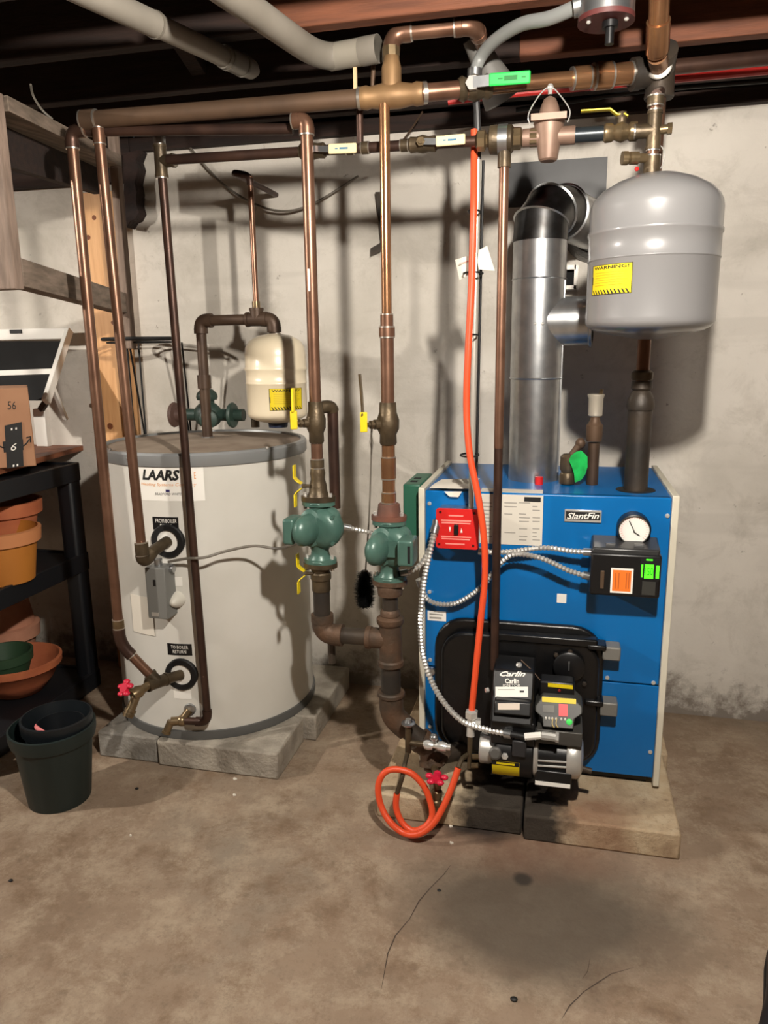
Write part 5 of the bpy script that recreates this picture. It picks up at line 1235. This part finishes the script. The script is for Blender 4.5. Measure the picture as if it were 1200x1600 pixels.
# ================================================================ cables, conduits, hoses
def flex(pts, r, name, label, k=10, pitch=0.010, mt=alu, end=None):
    sp = spline(pts, 24); tot = sum((b-a).length for a, b in zip(sp, sp[1:])); N = int(tot/pitch*2)
    out = []; acc = 0; i = 0; step = tot/N
    for j in range(N+1):
        d = j*step
        while i < len(sp)-2 and acc+(sp[i+1]-sp[i]).length < d: acc += (sp[i+1]-sp[i]).length; i += 1
        L_ = (sp[i+1]-sp[i]).length or 1e-6; out.append(sp[i].lerp(sp[i+1], min(1, (d-acc)/L_)))
    t = thing(name, label, 'cable', out[-1])
    MB().tube(out, r, 8, radii=[r*(1.0 if j % 2 else 0.70) for j in range(len(out))]).build('armour', mt, t, ang=15)
    for a, b in ((out[0], out[4]), (out[-1], out[-5])): MB().cyl(a, b, r*1.35, n=12).build('connector', steel, t)
    return t
fr_ = rp(9.5, 1.95)
flex([at(748, 861, 1.985), at(770, 863, 1.985), at(800, 862, 1.99), at(850, 856, 1.985), at(893, 861, 1.98), at(924, 863, 1.975)], fr_, 'armoured_cable', 'armoured cable running level from the red switch to the black control')
flex([at(655, 905, 1.99), at(670, 938, 2.0), at(710, 943, 2.0), at(752, 917, 1.99), at(782, 880, 1.975), at(805, 866, 1.97), at(845, 872, 1.965), at(890, 892, 1.965), at(922, 901, 1.97)], fr_, 'armoured_cable', 'armoured cable looping below the red switch to the black control')
flex([at(682, 812, 1.975), at(678, 840, 1.96), at(660, 878, 1.93), at(640, 893, 1.92), at(625, 897, 1.91)], fr_, 'armoured_cable', 'short armoured cable from the red switch to the right green pump')
flex([at(681, 822, 1.96), at(672, 860, 1.94), at(661, 920, 1.93), at(657, 985, 1.93), at(664, 1035, 1.925), at(685, 1085, 1.90), at(720, 1125, 1.86), at(760, 1140, 1.83), at(800, 1148, 1.81)], rp(11, 1.9), 'armoured_cable', 'long armoured cable sweeping from the red switch down to the burner')
t = thing('cable_end', 'black sleeve and white connector joining armoured cable to burner box', 'connector', at(825, 1150, 1.80))
MB().cyl(at(798, 1147, 1.805), at(824, 1152, 1.80), 0.0085).build('black_sleeve', rubber, t)
MB().cyl(at(820, 1151, 1.80), at(846, 1149, 1.80), 0.0095, n=8).build('white_connector', white, t)
MB().cyl(at(846, 1149, 1.80), at(868, 1152, 1.80), 0.011, n=10).lathe([(0.014, 0), (0.014, 0.008)], at(868, 1152, 1.80), (1, 0, 0), 8).build('box_connector', alu, t)
flex([at(537, 823, 1.93), at(555, 827, 1.94), at(578, 832, 1.93), at(590, 838, 1.90)], rp(8, 1.93), 'armoured_cable', 'short armoured cable linking the two green pumps')
# thin grey cable from the tank control to the left pump
rw = rp(5, 1.94)
sp = spline([at(263, 878, 1.955), at(290, 873, 1.95), at(320, 871, 1.94), at(350, 862, 1.97), at(395, 853, 1.99), at(432, 857, 1.98), at(452, 853, 1.94), at(468, 847, 1.90)])
tag(MB().tube(sp, rw, 8).build('grey_cable', wire_grey), 'thin grey cable from the tank control box across to the left pump', 'cable')
# orange sleeved oil line
po = [at(741, 203, 1.995), at(741, 240, 1.985), at(740, 330, 1.94), at(737, 440, 1.935), at(731, 560, 1.93), at(729, 640, 1.93), at(734, 710, 1.92), at(748, 780, 1.91), at(757, 850, 1.91), at(757, 910, 1.91), at(751, 970, 1.90), at(744, 1040, 1.88), at(737, 1112, 1.86)]
t = thing('oil_line', 'long orange sleeved oil line hanging from the ceiling to the burner', 'hose', po[-1])
MB().tube(spline(po), rp(10.5, 1.93), 12).build('orange_sleeve', orange, t)
vb = at(737, 1130, 1.855)
MB().lathe([(0.015, 0), (0.018, 0.003), (0.018, 0.02), (0.012, 0.024)], at(737, 1122, 1.858), (0, 0, 1), 6).cyl(at(737, 1112, 1.86), at(735, 1150, 1.85), 0.011).cyl(at(737, 1130, 1.855), at(750, 1133, 1.855), 0.011).lathe([(0.016, 0), (0.016, 0.014)], at(743, 1131, 1.855), (1, 0, 0), 6).build('flare_valve', chrome, t)
MB().cyl(at(735, 1148, 1.85), at(733, 1200, 1.84), 0.008, 0.005).build('copper_tail', bronze, t)
# orange coil of tubing on the floor in front of the pad
pcs = [(716, 1200, 1.80), (706, 1230, 1.78), (692, 1262, 1.76), (676, 1288, 1.745), (655, 1303, 1.74), (632, 1302, 1.75), (610, 1285, 1.755), (595, 1258, 1.77), (591, 1228, 1.78), (600, 1208, 1.79), (617, 1202, 1.80), (642, 1208, 1.805), (662, 1228, 1.805), (672, 1252, 1.80), (675, 1275, 1.79), (664, 1292, 1.775), (645, 1298, 1.77), (628, 1285, 1.775), (619, 1262, 1.785), (620, 1240, 1.79), (628, 1216, 1.80), (632, 1196, 1.82), (637, 1175, 1.86)]
cp_ = [at(*q) for q in pcs]
t = thing('tubing_coil', 'coil of orange sleeved tubing looping down to the floor before the boiler', 'hose', V((cp_[5].x, cp_[5].y, min(p.z for p in cp_)-0.008)))
MB().tube(spline(cp_[:-3]), rp(11.5, 1.77), 12).build('orange_sleeve', orange, t)
MB().tube(spline(cp_[-4:]), 0.0065, 10).build('copper_end', bronze, t)
MB().tube(spline([cp_[0], at(722, 1186, 1.82), at(733, 1178, 1.85)]), 0.0065, 10).build('copper_end', bronze, t)
# EMT conduit with ties
pe = [at(741, 130, 2.0), at(744, 160, 2.0), at(746, 200, 2.0), at(746.5, 250, 2.0)]
xe0, xe1 = at(747, 250, 2.0), at(736, 795, 2.0)
t = thing('conduit', 'pale metal conduit running down beside the orange oil line', 'conduit', xe1)
MB().cyl(xe0, xe1, rp(9, 2.0)).build('tube', mat('emt', (214, 210, 198), 0.3, 0.6), t)
MB().tube(spline(pe), rp(10, 2.0)).build('upper_tube', mat('emt_dark', (84, 84, 84), 0.35, 0.7), t)
MB().cyl(xe0+V((0.012, 0.008, 0)), xe1+V((0.012, 0.008, 0.05)), 0.0035, n=8).build('black_wire', rubber, t)
for (x, y) in ((747, 331), (743, 427), (741, 523), (739, 711)):
    p = V((xe0.lerp(xe1, (y-250)/545).x, 1.98, at(x, y, 1.98).z))
    q = V((p.x-0.004, p.y, p.z)); MB().tube([q+V((0.024*math.cos(a)*(1 if y in (427, 711) else 0.6), 0.034*math.sin(a)-0.0, 0)) for a in [i*math.pi/8 for i in range(16)]], 0.0025, 6, closed=True).build('cable_tie', rubber, t)
t = thing('paper_tag', 'folded white service tag tied to the conduit', 'tag', at(740, 430, 1.975))
for pts in (((711, 406), (736, 398), (735, 427), (718, 438)), ((748, 391), (761, 384), (773, 423), (748, 421), (746, 408))):
    MB().prism([at(x, y, 1.972+0.0008*abs(x-742)) for x, y in pts], (0, 0.0012, 0)).build('card', paper, t)
m_ = MB(); q = at(725, 410, 1.983); MB().obox(q+V((0, -0.004, 0)), (0.012, 0, 0.003), (0, 0.0003, 0), (0, 0, 0.001)).build('printed_line', redw, t)
# thermal cut-out above the burner, with its grey conduit
t = thing('thermal_switch', 'round metal thermal switch box with dull red base under the joists', 'switch', at(945, 42, 1.8))
c = at(947, 31, 1.80)
cR = rp(84, 1.80)*0.86
MB().lathe([(cR, 0), (cR, 0.09), (cR*0.9, 0.095)], c, (0, 0, 1), 28).build('box', steel, t)
MB().lathe([(cR*1.02, -0.006), (cR*1.02, 0.004)], c, (0, 0, 1), 28).build('base_plate', thermo_red, t)
MB().cyl(c+V((0.008, -0.01, -0.008)), c+V((0.008, -0.01, -0.05)), 0.009).cyl(c+V((0.008, -0.01, -0.008)), c+V((0.008, -0.01, -0.02)), 0.016).build('sensor', black, t)
for a in (-0.6, 2.4): MB().ell(c+V((cR*0.85*math.cos(a), -abs(cR*0.5*math.sin(a)), -0.008)), 0.005, 0.005, 0.004, 8, 5).build('screw', chrome, t)
t = thing('conduit', 'grey flexible conduit curving from the thermal switch to the vertical conduit', 'conduit', at(742, 130, 2.0))
MB().tube(spline([c+V((-cR*0.8, 0, 0.035)), at(860, 28, 1.85), at(815, 38, 1.9), at(775, 62, 1.96), at(752, 88, 2.0), at(742, 115, 2.0), at(741, 132, 2.0)]), rp(17, 2.0), 14).build('tube', mat('grey_conduit', (128, 130, 128), 0.4), t)
MB().cyl(c+V((-cR*0.7, 0, 0.035)), c+V((-cR*1.2, 0, 0.03)), rp(24, 2.0)).build('connector', steel, t)
MB().cyl(at(742, 108, 2.0), at(741, 130, 2.0), rp(21, 2.0)).build('coupling', steel, t)

# ================================================================ shelf unit and what stands on it
SX0, SX1, SY0, SY1 = -2.45, -1.75, 1.72, 2.44
t = thing('shelf_unit', 'black plastic shelf unit at the left edge of the picture', 'shelf', ((SX0+SX1)/2, (SY0+SY1)/2, 0))
for z in (0.066, 0.541, 0.885):
    sh = MB().box(SX0, SX1, SY0, SY1, z-0.045, z).build('shelf', shelf_black, t, bevel=0.006)
    MB().box(SX1-0.012, SX1+0.004, SY0, SY1, z-0.06, z+0.008).box(SX0-.004, SX0+0.012, SY0, SY1, z-0.06, z+0.008).box(SX0, SX1, SY1-0.012, SY1+0.004, z-0.06, z+0.008).build('lip', shelf_black, sh, bevel=0.003)
for (x, y) in ((SX1-0.03, SY1-0.03), (SX1-0.03, SY0+0.03), (SX0+0.03, SY1-0.03), (SX0+0.03, SY0+0.03)):
    MB().box(x-0.032, x+0.032, y-0.032, y+0.032, 0, 0.885).build('post', shelf_black, t, bevel=0.012, seg=3)
# brown board on top
ba = atz(-90, 768, 0.905); bb = atz(143, 700, 0.905); u = (bb-ba); u.z = 0; nrm = V((-u.y, u.x, 0)).normalized()
o = MB().prism([ba, bb, bb+nrm*0.62, ba+nrm*0.62], (0, 0, 0.02)).build('brown_board', board_brown, bevel=0.002)
tag(o, 'loose brown wooden board laid on top of the black shelf', 'board')
BT = 0.925
# cardboard box
ca = atz(57, 728, BT+0.001); ydir = ca-CAM; ydir.z = 0; ydir.normalize(); xdir = V((-ydir.y, ydir.x, 0))
h = at(52, 606, ca.y).z-BT
t = thing('cardboard_box', 'brown cardboard box with black printed tape and number on the shelf top', 'box', ca)
MB().prism([ca, ca+xdir*0.34, ca+xdir*0.34+ydir*0.22, ca+ydir*0.22], (0, 0, h)).build('carton', cardboard, t, bevel=0.003)
fn = -ydir
def bxp(x, y, lift=0.0012):
    d = ray(x, y); k = (ca-CAM).dot(fn)/d.dot(fn); return CAM+d*k+fn*lift
q = [bxp(7, 665), bxp(34, 659), bxp(37, 728), bxp(11, 732)]
tp = MB().prism([q[0], q[1], q[2], q[3]], fn*0.0005).build('printed_tape', ink, t)
q = [bxp(4, 690), bxp(36, 686), bxp(37, 703), bxp(6, 707)]; MB().prism(q, fn*0.0008).build('tape_band', ink, tp)
def bt(s, x0, y0, x1, y1, mt, par, lift=0.0024, **k):
    a, b = bxp(x0, (y0+y1)/2, lift), bxp(x1, (y0+y1)/2, lift); c_, d_ = bxp((x0+x1)/2, y0, lift), bxp((x0+x1)/2, y1, lift)
    return text(par, s, (a+b)/2, b-a, c_-d_, mt, **k)
bt('56', 12, 627, 25, 640, ink, t, 0.0014)
bt('6', 17, 692, 26, 704, white, tp, shear=0.3)
for (x, y) in ((17, 669), (24, 668), (20, 726), (26, 725)):
    q = [bxp(x, y, 0.002), bxp(x+2.5, y-0.3, 0.002), bxp(x+2.5, y+3, 0.002), bxp(x, y+3.3, 0.002)]; MB().prism(q, fn*0.0003).build('tape_mark', white, tp)
MB().tube(spline([bxp(36, 697), bxp(41, 693), bxp(46, 686)]), 0.0025, 6).build('printed_arrow_shaft', ink, t)
MB().tube([bxp(41, 684), bxp(47.5, 682), bxp(48, 691)], 0.0025, 6).build('printed_arrow_head', ink, t)
MB().tube(spline([bxp(0, 697), bxp(4, 699), bxp(7, 698)]), 0.0025, 6).build('printed_arrow_tail', ink, t)
# folding step stool behind
t = thing('step_stool', 'white folding step stool with black treads behind the cardboard box', 'step stool', at(60, 700, 2.40))
Yt_, Yb_ = 2.60, 2.36
def sp_(x, y): return at(x, y, Yt_+(Yb_-Yt_)*(y-515)/110)
MB().obox((at(-30, 524, Yt_)+at(108, 521, Yt_))/2, (at(108, 521, Yt_)-at(-30, 524, Yt_))*0.5, (0, 0.012, 0), (0, 0, rp(19, Yt_))).build('top_rail', white, t, bevel=0.004)
def bar(a, b, w, d_, nm, mt): 
    a, b = V(a), V(b); u_ = (b-a); s_ = u_.cross(V((0, 1, 0))).normalized(); n__ = u_.cross(s_).normalized()
    return MB().obox((a+b)/2, u_*0.5, s_*w, n__*d_).build(nm, mt, t, bevel=0.002)
bar(sp_(108, 516), sp_(72, 628), 0.010, 0.014, 'side_rail', white)
bar(sp_(-30, 584), sp_(84, 580), 0.010, 0.010, 'cross_bar', white)
MB().add([sp_(-30, 533)+V((0, .004, 0)), sp_(102, 533)+V((0, .004, 0)), sp_(72, 626)+V((0, .004, 0)), sp_(-30, 626)+V((0, .004, 0))], [(3, 2, 1, 0)]).prism([sp_(-30, 533)+V((0, .006, 0)), sp_(102, 533)+V((0, .006, 0)), sp_(72, 626)+V((0, .006, 0)), sp_(-30, 626)+V((0, .006, 0))], (0, 0.01, 0)).build('tread', rubber, t)
bar(sp_(82, 604), at(103, 655, 2.5), 0.009, 0.006, 'rear_leg', white)
bar(sp_(76, 622), at(64, 640, 2.38), 0.010, 0.010, 'hinge', iron)
m_ = MB(); pbox(m_, 15, 515, 33, 521, Yt_-0.016, 0.004); m_.build('hand_slot', black, t)
t_ = tag(MB().obox(at(66, 668, 2.50), (0.026, 0, 0), (0, 0.012, 0), (0, 0, rp(66, 2.5))).build('white_panel', white, bevel=0.003), 'narrow white panel standing upright beside the cardboard box', 'panel')
# pots
def pot(name, label, c, prof, mt, n=32, cat='pot', group=None, rim=None):
    t = thing(name, label, cat, c, group)
    MB().lathe(prof, c, (0, 0, 1), n, cap=False).build('body', mt, t, ang=50)
    MB().lathe([(prof[-1][0], prof[-1][1]), (0.002, prof[-1][1])], c, (0, 0, 1), n, cap=False).build('inside', mt, t)
    return t
zs = 0.545
oc = V((-1.93, 2.10, zs)); 
def fit(px, py, z, Y=None): return atz(px, py, z)
oc = atz(8, 905, zs); orr = 0.125
oc = V((oc.x, oc.y+0.0, zs))
t = pot('plastic_pot', 'ochre plastic pot with pinkish rim on the middle shelf', oc, [(0.09, 0), (0.095, 0.0), (0.112, 0.13), (0.124, 0.132), (0.128, 0.175), (0.120, 0.178), (0.108, 0.12), (0.09, 0.01)], ochre, rim=ochre_rim)
MB().lathe([(0.1135, 0.131), (0.126, 0.133), (0.130, 0.176), (0.119, 0.179)], oc, (0, 0, 1), 32, cap=False).build('rim', ochre_rim, t)
MB().obox(oc+V((-0.01, -0.128, 0.162)), (0.022, 0, 0), (0, 0.004, 0), (0, 0, 0.008)).build('hand_hole', dark, t)
c2 = V((oc.x-0.12, oc.y+0.16, zs)); pot('clay_pot', 'terracotta pot behind the ochre pot on the middle shelf', c2, [(0.08, 0), (0.12, 0.19), (0.135, 0.19), (0.138, 0.235), (0.128, 0.236), (0.1, 0.10), (0.08, 0.01)], terracotta)
zs = 0.07
bc_ = atz(30, 1078, zs); bc_.z = zs
t = pot('clay_bowl', 'wide terracotta bowl on the lowest shelf', bc_, [(0.07, 0), (0.085, 0.002), (0.125, 0.05), (0.15, 0.10), (0.158, 0.102), (0.160, 0.125), (0.150, 0.128), (0.13, 0.08), (0.075, 0.012)], terracotta)
c3 = V((bc_.x-0.03, bc_.y-0.02, zs+0.013)); pot('plastic_pot', 'dark green plastic pot nested inside the wide terracotta bowl', c3, [(0.06, 0), (0.092, 0.11), (0.098, 0.112), (0.100, 0.145), (0.092, 0.146), (0.08, 0.1), (0.055, 0.01)], green_pot)
c4 = V((bc_.x-0.19, bc_.y+0.20, zs)); pot('clay_pot', 'stack of pale terracotta pots behind the wide bowl', c4, [(0.07, 0), (0.075, 0.0), (0.10, 0.12), (0.115, 0.122), (0.118, 0.17), (0.10, 0.175), (0.085, 0.27), (0.07, 0.275), (0.04, 0.27)], terracotta_pale)
# bucket
bk = V((-1.42, 1.735, 0)); BS = 0.80
t = thing('bucket', 'dark green plastic nursery pot standing on the floor before the shelf', 'bucket', bk, None)
prof = [(0.095, 0), (0.104, 0.006)]
N = 48; vs = []; fs = []
rows = [(0.108, 0.0), (0.111, 0.01), (0.134, 0.215), (0.145, 0.222), (0.150, 0.245), (0.150, 0.268), (0.143, 0.270), (0.132, 0.21), (0.10, 0.02)]
for j, (r_, z_) in enumerate(rows):
    for i in range(N):
        a = 2*math.pi*i/N; rr = r_*(1-0.03*(1 if (i % 6 == 0 and j in (1, 2)) else 0)); vs.append(bk+V((rr*math.cos(a)*BS, rr*math.sin(a)*BS, z_*0.88)))
for j in range(len(rows)-1):
    for i in range(N): fs.append((j*N+i, j*N+(i+1) % N, (j+1)*N+(i+1) % N, (j+1)*N+i))
fs.append(tuple(range((len(rows)-1)*N, len(rows)*N)))
fs.append(tuple(range(N-1, -1, -1)))
MB().add(vs, fs).build('body', bucket_green, t, ang=40)
bk2 = bk+V((0.012, 0.008, 0.0225))
t = thing('plastic_pot', 'black plastic pot nested inside the dark green nursery pot', 'pot', bk2)
MB().lathe([(0.0680, 0.0000), (0.0720, 0.0000), (0.0896, 0.1974), (0.0976, 0.2016), (0.0992, 0.2201), (0.0992, 0.2394), (0.0928, 0.2411), (0.0840, 0.1848), (0.0640, 0.0840), (0.0480, 0.0840)], bk2, (0, 0, 1), 40).build('body', mat('black_pot', (16, 22, 26), 0.45), t)
MB().lathe([(0.0560, 0.0924), (0.0664, 0.2058), (0.0680, 0.2201), (0.0640, 0.2209), (0.0528, 0.1260), (0.0400, 0.1243)], bk2+V((0.01, 0.0, 0)), (0, 0, 1), 36, cap=False).build('inner_pot', mat('black_pot_in', (14, 18, 22), 0.45), t)
c = bk2+V((0.010, 0.0, 0.224))
MB().tube([c+V((0.064*math.cos(a), 0.064*math.sin(a), 0)) for a in [math.pi*1.18+i*math.pi*0.32/8 for i in range(9)]], 0.006, 8, radii=[0.001, 0.003, 0.005, 0.006, 0.006, 0.006, 0.005, 0.003, 0.001]).build('pink_tag', pink, t)
# wire plant stand behind the tank
t = thing('wire_stand', 'black wire plant stand rising behind the left of the water tank', 'wire stand', (at(215, 700, 2.52).x, 2.5, 0.0))
YW_ = 2.50
l, r = at(166, 532, YW_), at(272, 527, YW_); cc = (l+r)/2; rr = (r.x-l.x)/2
m_ = MB().tube([V((cc.x+rr*math.cos(a), YW_+rr*math.sin(a)*0.75, cc.z)) for a in [i*math.pi/16 for i in range(32)]], 0.0065, 8, closed=True); m_.build('top_ring', rubber, t)
m_ = MB().tube([V((cc.x+(rr-0.016)*math.cos(a), YW_+(rr-0.016)*math.sin(a)*0.75, cc.z-0.012)) for a in [i*math.pi/16 for i in range(32)]], 0.0035, 8, closed=True); m_.build('inner_ring', rubber, t)
for (xa, ya, xb, yb, Ya, Yb2) in ((198, 533, 212, 700, 2.42, 2.45), (202, 536, 228, 690, 2.44, 2.52), (216, 533, 229, 690, 2.56, 2.53), (270, 532, 300, 700, 2.50, 2.58), (284, 535, 300, 690, 2.54, 2.58)):
    a, b = at(xa, ya, Ya), at(xb, yb, Yb2); 
    MB().cyl(a, b, 0.0035, n=8).build('leg', rubber, t)

# ================================================================ overhead drain pipes
t = thing('drain_pipe', 'left grey drain pipe with hangers slung below the joists', 'pipe', atz(270, 70, 1.95))
a, b = atz(95, -30, 1.985), atz(400, 112, 2.005); d = (b-a).normalized(); L = (b-a).length
MB().tube([a, a+d*L*0.42], 0.027, 20).build('pipe', pvc, t)
MB().tube([a+d*L*0.40, a+d*L*0.78], 0.024, 20).build('pipe', pvc, t)
MB().lathe([(0.027, 0), (0.027, L*0.1), (0.023, L*0.19), (0.012, L*0.22)], a+d*L*0.78, d, 20).build('end_fitting', pvc, t)
for k in (0.40, 0.80, 0.90): MB().cyl(a+d*L*k, a+d*(L*k+0.006), 0.0285, n=20).build('hanger_band', wire_grey, t)
t = thing('drain_pipe', 'right grey drain pipe bending level near the copper loop', 'pipe', atz(430, 60, 1.95))
a, b, c = atz(330, -30, 1.985), atz(502, 92, 2.0), atz(592, 76, 2.0)
pts = [a]+arc(b+(a-b).normalized()*0.12, b, b+(c-b).normalized()*0.05)+[c]
MB().tube(pts, 0.030, 20).build('pipe', pvc, t)
MB().cyl(b+(c-b)*0.15, c, 0.0305, n=20).build('hub', mat('pvc_light', (142, 136, 124), 0.55), t)
MB().cyl(c-(c-b)*0.3, c, 0.0315, n=20).build('coupling', pvc, t)
# stubs and straps hanging from the joists near the header
tag(MB().obox(at(555, 117, 1.98), (0.004, 0, 0), (0, 0.004, 0), (0, 0, rp(46, 1.98))).build('wood_stick', mat('pale_stick', (206, 176, 136), 0.6)), 'pale thin stick hanging beside the header pipe', 'stick')
tag(MB().cyl(at(584, 80, 2.02), at(582, 152, 2.02), 0.006).build('hanger_rod', copper_dull), 'thin metal rod hanging just left of the brass tee', 'rod')
t = thing('pipe_strap', 'bent dark metal strap on the wall left of the tall copper riser', 'strap', at(590, 392, 2.64))
MB().obox((at(590, 300, 2.64)+at(599, 380, 2.64))/2, (at(599, 380, 2.64)-at(590, 300, 2.64))*0.5, (0.008, 0, 0), (0, 0.002, 0)).build('strap', iron, t)
MB().prism([at(x, y, 2.636) for x, y in ((579, 388), (600, 376), (600, 386), (592, 394), (579, 400))], (0, 0.01, 0)).build('foot', iron, t)
# black brush hanging on a string
xb_, Yb3 = at(570, 915, 2.0).x, 2.0
t = thing('flue_brush', 'black bristle brush hanging on a string between the pumps and boiler', 'brush', at(570, 952, Yb3))
sp = spline([at(581, 670, 1.90), at(580, 710, 1.93), at(577, 800, 1.97), at(571, 895, 2.0)])
MB().tube(sp, 0.0022, 6).build('string', wire_grey, t)
MB().tube([at(580, 670, 1.90), at(583, 692, 1.90), at(581, 712, 1.93), at(578, 690, 1.90), at(580, 670, 1.90)], 0.001, 6).build('loop', wire_grey, t)
zt_, zb_ = at(570, 897, Yb3).z, at(570, 948, Yb3).z
MB().cyl((xb_, Yb3, zb_), (xb_, Yb3, zt_+0.01), 0.010).build('twisted_wire_core', rubber, t)
m_ = MB(); random.seed(11)
for i in range(2400):
    z = random.uniform(zb_, zt_); a = random.uniform(0, 2*math.pi); f_ = (z-zb_)/(zt_-zb_); R = rp(40, Yb3)*(0.75+0.25*math.sin(math.pi*min(1, f_*1.1)))*random.uniform(0.85, 1.1)
    d = V((math.cos(a), math.sin(a), random.uniform(-0.2, 0.35))); p = V((xb_, Yb3, z)); s_ = d.cross(V((0, 0, 1))).normalized()*0.0028
    m_.add([p+s_, p-s_, p+d*R, ], [(0, 1, 2)])
o = m_.build('bristles', rubber, t, flat=True); o['kind'] = 'stuff'
# thin cable running up the back of the joist corner, and a wire on the wall
tag(MB().tube(spline([at(290, 222, 2.64), at(340, 280, 2.64), at(390, 315, 2.62), at(440, 330, 2.62), at(490, 318, 2.63), at(560, 275, 2.64)]), 0.004, 8).build('wall_cable', wire_grey), 'slack grey cable sagging across the wall above the cream tank', 'cable')
tag(MB().tube(spline([at(660, 175, 2.50), at(641, 204, 2.58), at(621, 230, 2.655)]), 0.003, 6).build('loose_wire', copper_dull), 'short loose wire poking out below the header', 'wire')
tag(MB().tube(spline([at(48, 132, 1.90), at(52, 150, 1.93), at(66, 172, 1.93), at(82, 186, 1.95)]), 0.003, 6).build('loose_wire', wire_grey), 'loose grey wire above the hanging wooden frame', 'wire')
# small chips on the floor
cm = mat('chip_white', (226, 220, 206), 0.7)
for (x, y, s_, lab) in ((367, 1218, 0.008, 'largest white paint chip on the floor before the tank block'), (366, 1243, 0.006, 'small white paint chip lying nearer than the largest one'), (704, 1292, 0.006, 'white chip on the floor right of the orange coil'), (204, 1306, 0.004, 'tiny white chip on the open floor below the bucket'), (705, 1318, 0.006, 'pale chip on the floor in front of the black slab')):
    p = atz(x, y, 0); m_ = MB().prism([p+V((s_*math.cos(a)*q, s_*math.sin(a)*q*0.7, 0.0)) for a, q in ((0, 1), (1.1, 0.8), (2.2, 1.1), (3.4, 0.7), (4.6, 1))], (0, 0, 0.004)).build('paint_chip', cm); tag(m_, lab, 'chip')
for (x, y, s_, lab) in ((686, 1392, 0.005, 'dark pebble on the floor right of the oil stain'), (803, 1563, 0.008, 'dark crumb near the bottom edge of the floor'), (17, 1377, 0.006, 'dark crumb at the left edge of the floor'), (214, 1233, 0.006, 'brown crumb in the shadow of the bucket')):
    p = atz(x, y, 0); o = MB().ell(p+V((0, 0, s_*0.4)), s_, s_*0.8, s_*0.5, 8, 5).build('pebble', ink); tag(o, lab, 'pebble')
# toe of a black shoe at the right edge
p = atz(1215, 1560, 0)
t = thing('shoe', 'toe of a black shoe at the bottom right edge of the picture', 'shoe', p)
out = [at_ for at_ in [atz(x, y, 0.0) for x, y in ((1188, 1600), (1192, 1570), (1193, 1520), (1197, 1497), (1215, 1480), (1245, 1480), (1280, 1520), (1300, 1600), (1290, 1680), (1200, 1680), (1178, 1640))]]
MB().prism(out, (0, 0, 0.022)).build('sole', rubber, t, bevel=0.006)
cen = sum(out, V())/len(out)
MB().prism([cen+(q-cen)*0.94+V((0, 0, 0.022)) for q in out], (0, 0, 0.05)).build('upper', mat('shoe_black', (22, 20, 22), 0.5), t, bevel=0.022, seg=3)
